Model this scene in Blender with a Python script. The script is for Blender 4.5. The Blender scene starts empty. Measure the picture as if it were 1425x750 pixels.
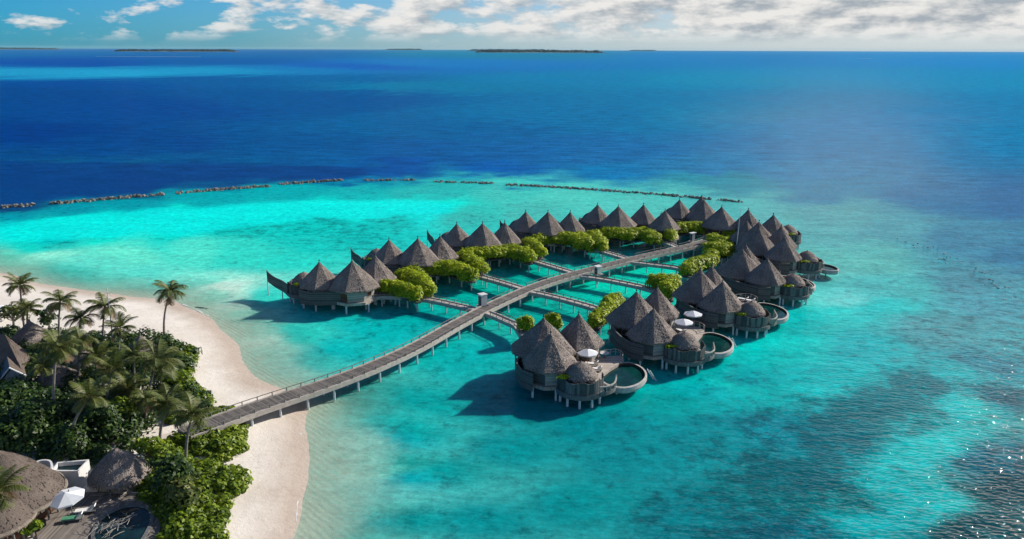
import bpy, math, random
import numpy as np
from mathutils import Vector
R = math.radians
random.seed(7); rng = np.random.default_rng(7)
sc = bpy.context.scene
COL = sc.collection

# ------------------------------------------------------------------ camera
F = 28 / 36 * 1425
PITCH = math.atan((375 - 68.3) / F)
CH = 48.0
ROLL = R(-0.2)
cam_d = bpy.data.cameras.new('camera'); cam = bpy.data.objects.new('camera', cam_d); COL.objects.link(cam)
cam_d.lens = 28; cam_d.sensor_width = 36; cam_d.clip_start = 1; cam_d.clip_end = 200000
cam.location = (0, 0, CH)
cam.rotation_mode = 'XYZ'
from mathutils import Matrix
cam.matrix_world = Matrix.Translation((0, 0, CH)) @ (Matrix.Rotation(math.pi / 2 - PITCH, 4, 'X') @ Matrix.Rotation(-ROLL, 4, 'Z'))
sc.camera = cam
sc.render.resolution_x = 1024; sc.render.resolution_y = 539


def at(px, py, z=0.0):
    """survey: where a point seen in the photo stands in the world at height z"""
    u = px - 712.5; v = 375 - py
    c, s = math.cos(ROLL), math.sin(ROLL)
    u, v = u * c - v * s, u * s + v * c
    dx, dy, dz = u / F, math.cos(PITCH) + v / F * math.sin(PITCH), -math.sin(PITCH) + v / F * math.cos(PITCH)
    t = (z - CH) / dz
    return Vector((dx * t, dy * t, z))


def pix(x, y, z):
    zz = z - CH
    dep = np.maximum(y * math.cos(PITCH) - zz * math.sin(PITCH), 1.0)
    up = y * math.sin(PITCH) + zz * math.cos(PITCH)
    return 712.5 + x / dep * F, 375 - up / dep * F


# ------------------------------------------------------------------ materials
def new_mat(name):
    m = bpy.data.materials.new(name); m.use_nodes = True
    nt = m.node_tree; nt.nodes.clear()
    return m, nt


def N(nt, t, **kw):
    n = nt.nodes.new(t)
    for k, v in kw.items():
        if k in n.inputs: n.inputs[k].default_value = v
        else: setattr(n, k, v)
    return n


def ramp(nt, fac, stops):
    r = nt.nodes.new('ShaderNodeValToRGB')
    el = r.color_ramp.elements
    while len(el) < len(stops): el.new(0.5)
    for e, (p, c) in zip(el, stops):
        e.position = p; e.color = (*c, 1)
    nt.links.new(fac, r.inputs[0])
    return r.outputs[0]


def noise_mat(name, c0, c1, scale=(1, 1, 1), ns=3.0, rough=0.85, bump=0.3, bdist=0.05, detail=6, spec=0.3, mid=None, lo=.3, hi=.7, big=0.0):
    m, nt = new_mat(name); L = nt.links
    tc = N(nt, 'ShaderNodeTexCoord'); mp = N(nt, 'ShaderNodeMapping'); mp.inputs['Scale'].default_value = scale
    L.new(tc.outputs['Object'], mp.inputs[0])
    nz = N(nt, 'ShaderNodeTexNoise', Scale=ns, Detail=detail, Roughness=.65); L.new(mp.outputs[0], nz.inputs['Vector'])
    stops = [(lo, c0), (hi, c1)] if mid is None else [(lo, c0), ((lo + hi) / 2, mid), (hi, c1)]
    col = ramp(nt, nz.outputs['Fac'], stops)
    if big:
        nb = N(nt, 'ShaderNodeTexNoise', Scale=.35, Detail=3.0); L.new(tc.outputs['Object'], nb.inputs['Vector'])
        rr = ramp(nt, nb.outputs['Fac'], [(.3, (1 - big,) * 3), (.7, (1 + big,) * 3)])
        mx = N(nt, 'ShaderNodeMix', data_type='RGBA', blend_type='MULTIPLY'); mx.inputs[0].default_value = 1
        L.new(col, mx.inputs[6]); L.new(rr, mx.inputs[7]); col = mx.outputs[2]
    b = N(nt, 'ShaderNodeBsdfPrincipled', Roughness=rough); b.inputs['Specular IOR Level'].default_value = spec
    L.new(col, b.inputs['Base Color'])
    bp = N(nt, 'ShaderNodeBump', Strength=bump, Distance=bdist); L.new(nz.outputs['Fac'], bp.inputs['Height']); L.new(bp.outputs[0], b.inputs['Normal'])
    o = N(nt, 'ShaderNodeOutputMaterial'); L.new(b.outputs[0], o.inputs[0])
    return m


def plank_mat(name, c0, c1, axis='Z', width=.18, rough=.8, uv=False):
    """weathered boards: a dark gap every `width` metres along axis, each board its own tone"""
    m, nt = new_mat(name); L = nt.links
    tc = N(nt, 'ShaderNodeTexCoord'); sx = N(nt, 'ShaderNodeSeparateXYZ')
    L.new(tc.outputs['UV' if uv else 'Object'], sx.inputs[0])
    dv = N(nt, 'ShaderNodeMath', operation='DIVIDE'); dv.inputs[1].default_value = width; L.new(sx.outputs[axis], dv.inputs[0])
    fl = N(nt, 'ShaderNodeMath', operation='FLOOR'); L.new(dv.outputs[0], fl.inputs[0])
    fr = N(nt, 'ShaderNodeMath', operation='FRACT'); L.new(dv.outputs[0], fr.inputs[0])
    wn = N(nt, 'ShaderNodeTexWhiteNoise', noise_dimensions='1D'); L.new(fl.outputs[0], wn.inputs['W'])
    nz = N(nt, 'ShaderNodeTexNoise', Scale=1.3, Detail=6.0, Roughness=.7); L.new(tc.outputs['Object'], nz.inputs['Vector'])
    av = N(nt, 'ShaderNodeMath', operation='ADD'); L.new(wn.outputs['Value'], av.inputs[0]); L.new(nz.outputs['Fac'], av.inputs[1])
    hv = N(nt, 'ShaderNodeMath', operation='MULTIPLY'); hv.inputs[1].default_value = .5; L.new(av.outputs[0], hv.inputs[0])
    col = ramp(nt, hv.outputs[0], [(.2, c0), (.8, c1)])
    gap = ramp(nt, fr.outputs[0], [(.0, (.25, .25, .25)), (.1, (1, 1, 1))])
    mx = N(nt, 'ShaderNodeMix', data_type='RGBA', blend_type='MULTIPLY'); mx.inputs[0].default_value = 1
    L.new(col, mx.inputs[6]); L.new(gap, mx.inputs[7])
    b = N(nt, 'ShaderNodeBsdfPrincipled', Roughness=rough); b.inputs['Specular IOR Level'].default_value = .25
    L.new(mx.outputs[2], b.inputs['Base Color'])
    o = N(nt, 'ShaderNodeOutputMaterial'); L.new(b.outputs[0], o.inputs[0])
    return m


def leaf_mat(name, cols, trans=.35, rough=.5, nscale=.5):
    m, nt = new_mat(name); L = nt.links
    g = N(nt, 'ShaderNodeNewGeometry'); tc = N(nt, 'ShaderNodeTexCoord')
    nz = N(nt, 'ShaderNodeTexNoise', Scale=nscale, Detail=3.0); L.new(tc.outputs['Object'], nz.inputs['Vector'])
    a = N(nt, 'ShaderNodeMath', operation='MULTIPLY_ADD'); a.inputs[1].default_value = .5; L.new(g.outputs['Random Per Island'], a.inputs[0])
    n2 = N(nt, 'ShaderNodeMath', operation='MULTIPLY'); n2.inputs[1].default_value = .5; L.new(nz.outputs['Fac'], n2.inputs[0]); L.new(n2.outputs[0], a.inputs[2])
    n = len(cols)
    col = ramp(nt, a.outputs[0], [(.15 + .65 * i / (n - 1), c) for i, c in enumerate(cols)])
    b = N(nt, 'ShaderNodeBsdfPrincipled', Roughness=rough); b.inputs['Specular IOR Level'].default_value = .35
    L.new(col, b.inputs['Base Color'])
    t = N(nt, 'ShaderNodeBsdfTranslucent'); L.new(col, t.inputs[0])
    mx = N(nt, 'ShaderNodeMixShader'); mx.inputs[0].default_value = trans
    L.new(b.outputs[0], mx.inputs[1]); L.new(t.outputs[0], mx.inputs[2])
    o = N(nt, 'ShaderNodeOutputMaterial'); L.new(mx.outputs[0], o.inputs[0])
    return m


M = {}
M['thatch'] = noise_mat('thatch', (.07, .062, .06), (.60, .50, .435), (4, 4, .9), 2.6, .95, 1.0, .2, 8, .1, mid=(.22, .19, .175), big=.25)
M['thatch_tan'] = noise_mat('thatch_tan', (.055, .043, .038), (.22, .18, .155), (5, 5, .9), 3.2, .95, .9, .12, 8, .1, big=.2)
M['straw'] = noise_mat('straw', (.10, .085, .07), (.34, .29, .24), (6, 6, 2), 3, .95, .5, .05, 4, .1)
M['wood_grey'] = plank_mat('wood_grey', (.045, .05, .054), (.14, .145, .145), 'Z', .2)
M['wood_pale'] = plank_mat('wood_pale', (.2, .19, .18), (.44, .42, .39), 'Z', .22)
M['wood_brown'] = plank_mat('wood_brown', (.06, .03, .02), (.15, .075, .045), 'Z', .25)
M['board'] = noise_mat('board', (.075, .08, .082), (.2, .205, .2), (2, 2, .4), 2.5, .85, .2, .02)
M['board_dark'] = noise_mat('board_dark', (.035, .04, .042), (.10, .106, .104), (2, 2, .4), 2.5, .85, .2, .02)
M['deck'] = plank_mat('deck', (.32, .27, .235), (.56, .49, .43), 'Y', .16)
M['jetty'] = plank_mat('jetty', (.06, .057, .056), (.21, .186, .172), 'Y', .22, uv=True)
M['kerb'] = noise_mat('kerb', (.30, .27, .245), (.5, .455, .41), (1, 1, 1), 2.0, .8, .15, .02)
M['rail'] = noise_mat('rail', (.10, .095, .09), (.2, .185, .17), (1, 1, 1), 3.0, .8, .1, .01)
M['pile'] = noise_mat('pile', (.45, .5, .53), (.7, .76, .79), (2, 2, .8), 2.0, .7, .2, .02)
M['plaster'] = noise_mat('plaster', (.55, .54, .53), (.72, .71, .70), (1, 1, 1), 1.2, .8, .1, .01)
M['stone_grey'] = noise_mat('stone_grey', (.28, .27, .26), (.5, .48, .46), (1, 1, 1), 1.5, .8, .2, .02)
M['white'] = noise_mat('white', (.72, .71, .7), (.85, .84, .82), (1, 1, 1), 2.0, .7, .05, .01)
M['canvas'] = noise_mat('canvas', (.74, .74, .76), (.86, .86, .87), (1, 1, 1), 2.0, .8, .05, .01)
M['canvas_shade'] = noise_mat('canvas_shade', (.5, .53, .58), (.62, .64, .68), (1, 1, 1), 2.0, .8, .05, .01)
M['green_towel'] = noise_mat('green_towel', (.05, .2, .12), (.1, .34, .2), (1, 1, 1), 4.0, .9, .1, .01)
M['rock'] = noise_mat('rock', (.03, .042, .04), (.34, .35, .32), (1, 1, 1), 1.1, .9, .8, .15, 8)
M['rock_wet'] = noise_mat('rock_wet', (.05, .065, .07), (.26, .26, .24), (1, 1, 1), 1.4, .5, .8, .15, 8)
M['branch'] = noise_mat('branch', (.22, .2, .18), (.42, .39, .35), (1, 1, 1), 4.0, .9, .3, .02)
M['trunk'] = noise_mat('trunk', (.13, .11, .10), (.34, .3, .27), (2, 2, 9), 1.0, .9, .5, .03)
M['dark'] = noise_mat('dark', (.015, .015, .018), (.04, .04, .045), (1, 1, 1), 2.0, .4, .05, .01)
M['metal'] = noise_mat('metal', (.5, .52, .55), (.7, .72, .74), (1, 1, 1), 2.0, .4, .05, .01)
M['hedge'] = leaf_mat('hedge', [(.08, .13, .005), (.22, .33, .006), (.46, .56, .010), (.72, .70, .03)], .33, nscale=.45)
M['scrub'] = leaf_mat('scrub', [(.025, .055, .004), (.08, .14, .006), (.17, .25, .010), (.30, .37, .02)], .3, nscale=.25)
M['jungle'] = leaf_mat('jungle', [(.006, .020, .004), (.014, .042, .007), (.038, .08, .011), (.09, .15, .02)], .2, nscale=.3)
M['palm'] = leaf_mat('palm', [(.03, .052, .013), (.065, .098, .02), (.12, .15, .032), (.22, .21, .06)], .3, nscale=.6)
M['palm_dry'] = leaf_mat('palm_dry', [(.12, .08, .03), (.22, .14, .06), (.3, .2, .09)], .3)
M['far_wood'] = leaf_mat('far_wood', [(.008, .03, .03), (.015, .045, .04), (.025, .06, .05)], .1, nscale=.01)


def pool_mat():
    m, nt = new_mat('pool_water'); L = nt.links
    tc = N(nt, 'ShaderNodeTexCoord')
    nz = N(nt, 'ShaderNodeTexNoise', Scale=.5, Detail=3.0); L.new(tc.outputs['Object'], nz.inputs['Vector'])
    col = ramp(nt, nz.outputs['Fac'], [(.35, (.002, .026, .027)), (.65, (.004, .05, .047))])
    b = N(nt, 'ShaderNodeBsdfPrincipled', Roughness=.06, IOR=1.18); L.new(col, b.inputs['Base Color'])
    n2 = N(nt, 'ShaderNodeTexNoise', Scale=2.5, Detail=2.0); L.new(tc.outputs['Object'], n2.inputs['Vector'])
    bp = N(nt, 'ShaderNodeBump', Strength=.12, Distance=.05); L.new(n2.outputs['Fac'], bp.inputs['Height']); L.new(bp.outputs[0], b.inputs['Normal'])
    o = N(nt, 'ShaderNodeOutputMaterial'); L.new(b.outputs[0], o.inputs[0])
    return m


M['pool_water'] = pool_mat()


# ------------------------------------------------------------------ mesh helpers
class MB:
    def __init__(s): s.v = []; s.f = []; s.mi = []; s.uv = {}

    def quad_uv(s, uvs): s.uv[len(s.f) - 1] = uvs

    def face(s, idx, mi=0): s.f.append(tuple(idx)); s.mi.append(mi)

    def add(s, pts): b = len(s.v); s.v += [tuple(p) for p in pts]; return b

    def box(s, c, size, rz=0, mi=0):
        hx, hy, hz = size[0] / 2, size[1] / 2, size[2] / 2
        ca, sa = math.cos(rz), math.sin(rz)
        b = s.add([(c[0] + x * ca - y * sa, c[1] + x * sa + y * ca, c[2] + z) for z in (-hz, hz) for x, y in ((-hx, -hy), (hx, -hy), (hx, hy), (-hx, hy))])
        for q in ((3, 2, 1, 0), (4, 5, 6, 7), (0, 1, 5, 4), (1, 2, 6, 5), (2, 3, 7, 6), (3, 0, 4, 7)): s.face([b + i for i in q], mi)

    def prism(s, poly, z0, z1, mi=0, mi_top=None):
        n = len(poly)
        ar = sum(poly[i][0] * poly[(i + 1) % n][1] - poly[(i + 1) % n][0] * poly[i][1] for i in range(n))
        if ar < 0: poly = list(reversed(poly))
        b = s.add([(p[0], p[1], z0) for p in poly] + [(p[0], p[1], z1) for p in poly])
        s.face([b + i for i in reversed(range(n))], mi); s.face([b + n + i for i in range(n)], mi if mi_top is None else mi_top)
        for i in range(n):
            j = (i + 1) % n; s.face((b + i, b + j, b + n + j, b + n + i), mi)

    def tube(s, pts, rad, n=6, mi=0, cap=True):
        pts = [Vector(p) for p in pts]
        if not isinstance(rad, (list, tuple)): rad = [rad] * len(pts)
        rings = []
        for i, p in enumerate(pts):
            d = (pts[min(i + 1, len(pts) - 1)] - pts[max(i - 1, 0)]).normalized()
            a = d.cross(Vector((0, 0, 1)))
            if a.length < .05: a = d.cross(Vector((1, 0, 0)))
            a.normalize(); c = d.cross(a)
            rings.append(s.add([p + (a * math.cos(t) + c * math.sin(t)) * rad[i] for t in [2 * math.pi * k / n for k in range(n)]]))
        for a, b in zip(rings[:-1], rings[1:]):
            for k in range(n):
                j = (k + 1) % n; s.face((a + k, b + k, b + j, a + j), mi)
        if cap:
            s.face([rings[0] + k for k in range(n)], mi); s.face([rings[-1] + k for k in reversed(range(n))], mi)

    def lathe(s, prof, c=(0, 0, 0), n=32, mi=0, rfun=None, jit=0, zj=0):
        rings = []
        for r, z in prof:
            ring = []
            for k in range(n):
                t = 2 * math.pi * k / n
                q = r * (rfun(t) if rfun else 1) + random.uniform(-jit, jit) * min(1, r)
                ring.append((c[0] + q * math.cos(t), c[1] + q * math.sin(t), c[2] + z + random.uniform(-zj, zj) * min(1, r)))
            rings.append(s.add(ring))
        for a, b in zip(rings[:-1], rings[1:]):
            for k in range(n):
                j = (k + 1) % n; s.face((a + k, a + j, b + j, b + k), mi)
        return rings

    def wall(s, pts, z0, z1, th=.12, mi=0, closed=False):
        """standing wall along a path; z0, z1 lists of heights"""
        n = len(pts)
        if not isinstance(z0, (list, tuple)): z0 = [z0] * n
        if not isinstance(z1, (list, tuple)): z1 = [z1] * n
        P = [Vector((p[0], p[1], 0)) for p in pts]
        rows = []
        for i in range(n):
            a = P[(i - 1) % n] if (closed or i > 0) else P[i]
            b = P[(i + 1) % n] if (closed or i < n - 1) else P[i]
            d = (b - a).normalized(); nn = Vector((-d.y, d.x, 0)) * th / 2
            o, q = P[i] + nn, P[i] - nn
            rows.append(s.add([(o.x, o.y, z0[i]), (o.x, o.y, z1[i]), (q.x, q.y, z1[i]), (q.x, q.y, z0[i])]))
        rng_ = range(n if closed else n - 1)
        for i in rng_:
            a, b = rows[i], rows[(i + 1) % n]
            m_ = mi if not callable(mi) else mi(i)
            for k in range(4):
                j = (k + 1) % 4; s.face((a + k, a + j, b + j, b + k), m_)
        if not closed:
            s.face([rows[0] + k for k in (3, 2, 1, 0)], 0); s.face([rows[-1] + k for k in range(4)], 0)

    def mesh(s, name, mats, smooth=False):
        me = bpy.data.meshes.new(name)
        me.from_pydata(s.v, [], s.f)
        for m in (mats if isinstance(mats, (list, tuple)) else [mats]): me.materials.append(m)
        me.polygons.foreach_set('material_index', s.mi)
        if smooth: me.polygons.foreach_set('use_smooth', [True] * len(s.f))
        if s.uv:
            ul = me.uv_layers.new(name='UVMap')
            for pi, uvs in s.uv.items():
                for li, uv in zip(me.polygons[pi].loop_indices, uvs): ul.data[li].uv = uv
        me.update()
        return me

    def build(s, name, mats, parent=None, loc=(0, 0, 0), smooth=False):
        return link(name, s.mesh(name, mats, smooth), parent, loc)


def link(name, me, parent=None, loc=(0, 0, 0), rz=0, scale=None):
    o = bpy.data.objects.new(name, me); COL.objects.link(o)
    o.location = loc; o.rotation_euler = (0, 0, rz)
    if scale: o.scale = scale if hasattr(scale, '__len__') else (scale,) * 3
    if parent: o.parent = parent
    return o


def tag(o, label, cat, group=None, kind=None):
    o['label'] = label; o['category'] = cat
    if group: o['group'] = group
    if kind: o['kind'] = kind
    return o


def struct(o, kind='structure'):
    o['kind'] = kind
    return o


def thing(name, loc, label, cat, group=None, rz=0):
    o = bpy.data.objects.new(name, None); COL.objects.link(o)
    o.location = loc; o.rotation_euler = (0, 0, rz); o.empty_display_size = .5
    return tag(o, label, cat, group)


def crom(pts, k=6, closed=False):
    P = [Vector(p) for p in pts]; n = len(P); out = []
    for i in range(n if closed else n - 1):
        g = lambda j: P[j % n] if closed else P[max(0, min(n - 1, j))]
        a, b, c, d = g(i - 1), g(i), g(i + 1), g(i + 2)
        for q in range(k):
            t = q / k
            out.append(.5 * ((2 * b) + (c - a) * t + (2 * a - 5 * b + 4 * c - d) * t * t + (3 * b - a - 3 * c + d) * t ** 3))
    if not closed: out.append(P[-1])
    return out


def leaf_cards(cen, nor, size, aspect=.6):
    """numpy: one rhombic leaf (4 verts, own island) per centre"""
    n = len(cen)
    ref = rng.normal(size=(n, 3))
    a = np.cross(nor, ref); a /= np.linalg.norm(a, axis=1, keepdims=True) + 1e-9
    b = np.cross(nor, a)
    s = size[:, None]
    v = np.stack([cen - a * s, cen - b * s * aspect + nor * s * .15, cen + a * s, cen + b * s * aspect + nor * s * .15], 1).reshape(-1, 3)
    return v


def quads_mesh(name, v, mats, mi=None):
    n = len(v) // 4
    me = bpy.data.meshes.new(name)
    me.vertices.add(n * 4); me.vertices.foreach_set('co', v.astype(np.float32).ravel())
    me.loops.add(n * 4); me.loops.foreach_set('vertex_index', np.arange(n * 4, dtype=np.int32))
    me.polygons.add(n); me.polygons.foreach_set('loop_start', np.arange(0, n * 4, 4, dtype=np.int32))
    try: me.polygons.foreach_set('loop_total', np.full(n, 4, dtype=np.int32))
    except Exception: pass
    for m in (mats if isinstance(mats, (list, tuple)) else [mats]): me.materials.append(m)
    if mi is not None: me.polygons.foreach_set('material_index', mi.astype(np.int32))
    me.update(calc_edges=True); me.validate()
    return me


def clump(c, r, n, size, up=.35):
    """leaf centres and normals for a rounded clump of radii r at c"""
    d = rng.normal(size=(n, 3)); d /= np.linalg.norm(d, axis=1, keepdims=True)
    d[:, 2] = np.where(d[:, 2] < -.35, -d[:, 2], d[:, 2])
    # lumpy radius
    ph = rng.uniform(0, 6.28, 3)
    lump = 1 + .16 * np.sin(3.1 * d[:, 0] * 2 + ph[0]) * np.sin(2.7 * d[:, 1] * 2 + ph[1]) + .1 * np.sin(7 * d[:, 2] + ph[2])
    rad = lump * (1 - .38 * rng.random(n) ** 1.8)
    cen = np.asarray(c) + d * np.asarray(r) * rad[:, None]
    nor = d + np.array([0, 0, up]) + rng.normal(size=(n, 3)) * .34
    nor /= np.linalg.norm(nor, axis=1, keepdims=True)
    return cen, nor, size * rng.uniform(.6, 1.25, n)


def foliage(blobs, size=.3, dens=16, up=.35):
    C, D, S = [], [], []
    for c, r in blobs:
        area = 4 * ((r[0] * r[1]) ** 1.6 + 2 * (r[0] * r[2]) ** 1.6) ** (1 / 1.6)
        n = max(60, int(area * dens * (.3 / size) ** 2 * .55))
        a, b, s_ = clump(c, r, n, size, up); C.append(a); D.append(b); S.append(s_)
    return leaf_cards(np.concatenate(C), np.concatenate(D), np.concatenate(S))


def in_poly(x, y, poly):
    inside = np.zeros(np.shape(x), bool); n = len(poly)
    for i in range(n):
        x0, y0 = poly[i][:2]; x1, y1 = poly[(i + 1) % n][:2]
        cond = ((y0 > y) != (y1 > y)) & (x < (x1 - x0) * (y - y0) / (y1 - y0 + 1e-12) + x0)
        inside ^= cond
    return inside


def poly_dist(x, y, poly, closed=True):
    d = np.full(np.shape(x), 1e9); n = len(poly)
    for i in range(n if closed else n - 1):
        x0, y0 = poly[i][:2]; x1, y1 = poly[(i + 1) % n][:2]
        ex, ey = x1 - x0, y1 - y0
        t = np.clip(((x - x0) * ex + (y - y0) * ey) / (ex * ex + ey * ey + 1e-12), 0, 1)
        d = np.minimum(d, np.hypot(x - x0 - t * ex, y - y0 - t * ey))
    return d


def vnoise(x, y, seed=0):
    """smooth value noise, numpy"""
    r = np.random.default_rng(seed); T = r.random((256, 256))
    xi = np.floor(x).astype(int); yi = np.floor(y).astype(int)
    fx = x - xi; fy = y - yi; fx = fx * fx * (3 - 2 * fx); fy = fy * fy * (3 - 2 * fy)
    g = lambda i, j: T[i % 256, j % 256]
    return (g(xi, yi) * (1 - fx) + g(xi + 1, yi) * fx) * (1 - fy) + (g(xi, yi + 1) * (1 - fx) + g(xi + 1, yi + 1) * fx) * fy


def fbm(x, y, seed=0, o=4):
    s = 0; a = .5
    for i in range(o): s = s + a * vnoise(x * 2 ** i, y * 2 ** i, seed + i); a *= .5
    return s


def lin(c): return np.where(np.asarray(c) / 255 <= .04045, np.asarray(c) / 255 / 12.92, ((np.asarray(c) / 255 + .055) / 1.055) ** 2.4)


# ------------------------------------------------------------------ beach and sea
shore_px = [(-60, 366), (0, 385), (70, 403), (150, 412), (225, 419), (262, 430), (300, 449), (326, 476), (338, 505), (362, 529), (400, 548), (432, 560), (424, 585), (419, 605), (421, 650), (416, 700), (411, 752)]
SHORE = [tuple(at(*p)[:2]) for p in shore_px]
SHORE = [tuple(p[:2]) for p in crom([(a, b, 0) for a, b in SHORE], 4)]
LAND = SHORE + [(-21, 40), (-400, 40), (-400, 190)]


def land_sd(x, y):
    d = poly_dist(x, y, LAND)
    return np.where(in_poly(x, y, LAND), d, -d)


def land_z(x, y):
    d = land_sd(x, y) + (vnoise(x * .12, y * .12, 3) - .5) * 2.0
    return np.where(d > 0, 1.15 * (1 - np.exp(-d / 9.0)), np.maximum(d * .07, -2.5))


def lz(x, y): return float(land_z(np.array([x]), np.array([y]))[0])


def onland(px, py):
    p = at(px, py, 1.0)
    for _ in range(3): p = at(px, py, lz(p.x, p.y))
    return p


def grid_mesh(name, xs, ys, zf):
    X, Y = np.meshgrid(xs, ys); Z = zf(X, Y)
    v = np.stack([X, Y, Z], -1).reshape(-1, 3)
    nx, ny = len(xs), len(ys)
    i = np.arange(nx * ny).reshape(ny, nx)
    q = np.stack([i[:-1, :-1], i[:-1, 1:], i[1:, 1:], i[1:, :-1]], -1).reshape(-1, 4)
    me = bpy.data.meshes.new(name)
    me.vertices.add(len(v)); me.vertices.foreach_set('co', v.astype(np.float32).ravel())
    me.loops.add(q.size); me.loops.foreach_set('vertex_index', q.astype(np.int32).ravel())
    me.polygons.add(len(q)); me.polygons.foreach_set('loop_start', np.arange(0, q.size, 4, dtype=np.int32))
    try: me.polygons.foreach_set('loop_total', np.full(len(q), 4, dtype=np.int32))
    except Exception: pass
    me.polygons.foreach_set('use_smooth', [True] * len(q))
    me.update(calc_edges=True)
    return me, v


def sand_mat():
    m, nt = new_mat('sand'); L = nt.links
    tc = N(nt, 'ShaderNodeTexCoord'); sx = N(nt, 'ShaderNodeSeparateXYZ'); L.new(tc.outputs['Object'], sx.inputs[0])
    nz = N(nt, 'ShaderNodeTexNoise', Scale=.12, Detail=6.0, Roughness=.6); L.new(tc.outputs['Object'], nz.inputs['Vector'])
    dry = ramp(nt, nz.outputs['Fac'], [(.3, (.69, .625, .55)), (.7, (.80, .74, .665))])
    wet = ramp(nt, nz.outputs['Fac'], [(.3, (.47, .385, .315)), (.7, (.56, .47, .395))])
    zz = N(nt, 'ShaderNodeMath', operation='MULTIPLY_ADD'); zz.inputs[1].default_value = .25; L.new(nz.outputs['Fac'], zz.inputs[0]); L.new(sx.outputs['Z'], zz.inputs[2])
    fac = ramp(nt, zz.outputs[0], [(.28, (0, 0, 0)), (.66, (1, 1, 1))])
    mx = N(nt, 'ShaderNodeMix', data_type='RGBA'); L.new(fac, mx.inputs[0]); L.new(wet, mx.inputs[6]); L.new(dry, mx.inputs[7])
    b = N(nt, 'ShaderNodeBsdfPrincipled', Roughness=.85); b.inputs['Specular IOR Level'].default_value = .2
    n2 = N(nt, 'ShaderNodeTexNoise', Scale=1.1, Detail=7.0, Roughness=.75); L.new(tc.outputs['Object'], n2.inputs['Vector'])
    tr_ = N(nt, 'ShaderNodeTexNoise', Scale=.05, Detail=2.0); L.new(tc.outputs['Object'], tr_.inputs['Vector'])
    spk = ramp(nt, n2.outputs['Fac'], [(.34, (.84, .83, .82)), (.5, (1, 1, 1)), (.64, (1.05, 1.05, 1.05))])
    trk = ramp(nt, tr_.outputs['Fac'], [(.44, (0, 0, 0)), (.5, (1, 1, 1)), (.56, (0, 0, 0))])
    trf = N(nt, 'ShaderNodeMath', operation='MULTIPLY_ADD'); trf.inputs[1].default_value = .65; trf.inputs[2].default_value = .35; L.new(trk, trf.inputs[0])
    m3 = N(nt, 'ShaderNodeMix', data_type='RGBA', blend_type='MULTIPLY'); L.new(trf.outputs[0], m3.inputs[0]); L.new(mx.outputs[2], m3.inputs[6]); L.new(spk, m3.inputs[7]); L.new(m3.outputs[2], b.inputs['Base Color'])
    w = N(nt, 'ShaderNodeTexWave', Scale=.55, Distortion=4.0, Detail=2.0); w.inputs['Detail Scale'].default_value = .6; w.bands_direction = 'DIAGONAL'; L.new(tc.outputs['Object'], w.inputs['Vector'])
    b1 = N(nt, 'ShaderNodeBump', Strength=.45, Distance=.25); L.new(n2.outputs['Fac'], b1.inputs['Height'])
    # ripples only on the sand below the waterline
    ws = N(nt, 'ShaderNodeMapRange'); ws.inputs[1].default_value = .1; ws.inputs[2].default_value = -.15; ws.inputs[3].default_value = 0; ws.inputs[4].default_value = 1; L.new(sx.outputs['Z'], ws.inputs[0])
    wm = N(nt, 'ShaderNodeMath', operation='MULTIPLY'); L.new(ws.outputs[0], wm.inputs[0]); L.new(w.outputs['Fac'], wm.inputs[1])
    b2 = N(nt, 'ShaderNodeBump', Strength=.14, Distance=.2); L.new(wm.outputs[0], b2.inputs['Height']); L.new(b1.outputs[0], b2.inputs['Normal'])
    L.new(b2.outputs[0], b.inputs['Normal'])
    o = N(nt, 'ShaderNodeOutputMaterial'); L.new(b.outputs[0], o.inputs[0])
    return m


me, _ = grid_mesh('beach', np.arange(-260, -2, 1.0), np.arange(45, 215, 1.0), land_z)
me.materials.append(sand_mat())
struct(link('beach', me))

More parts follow.
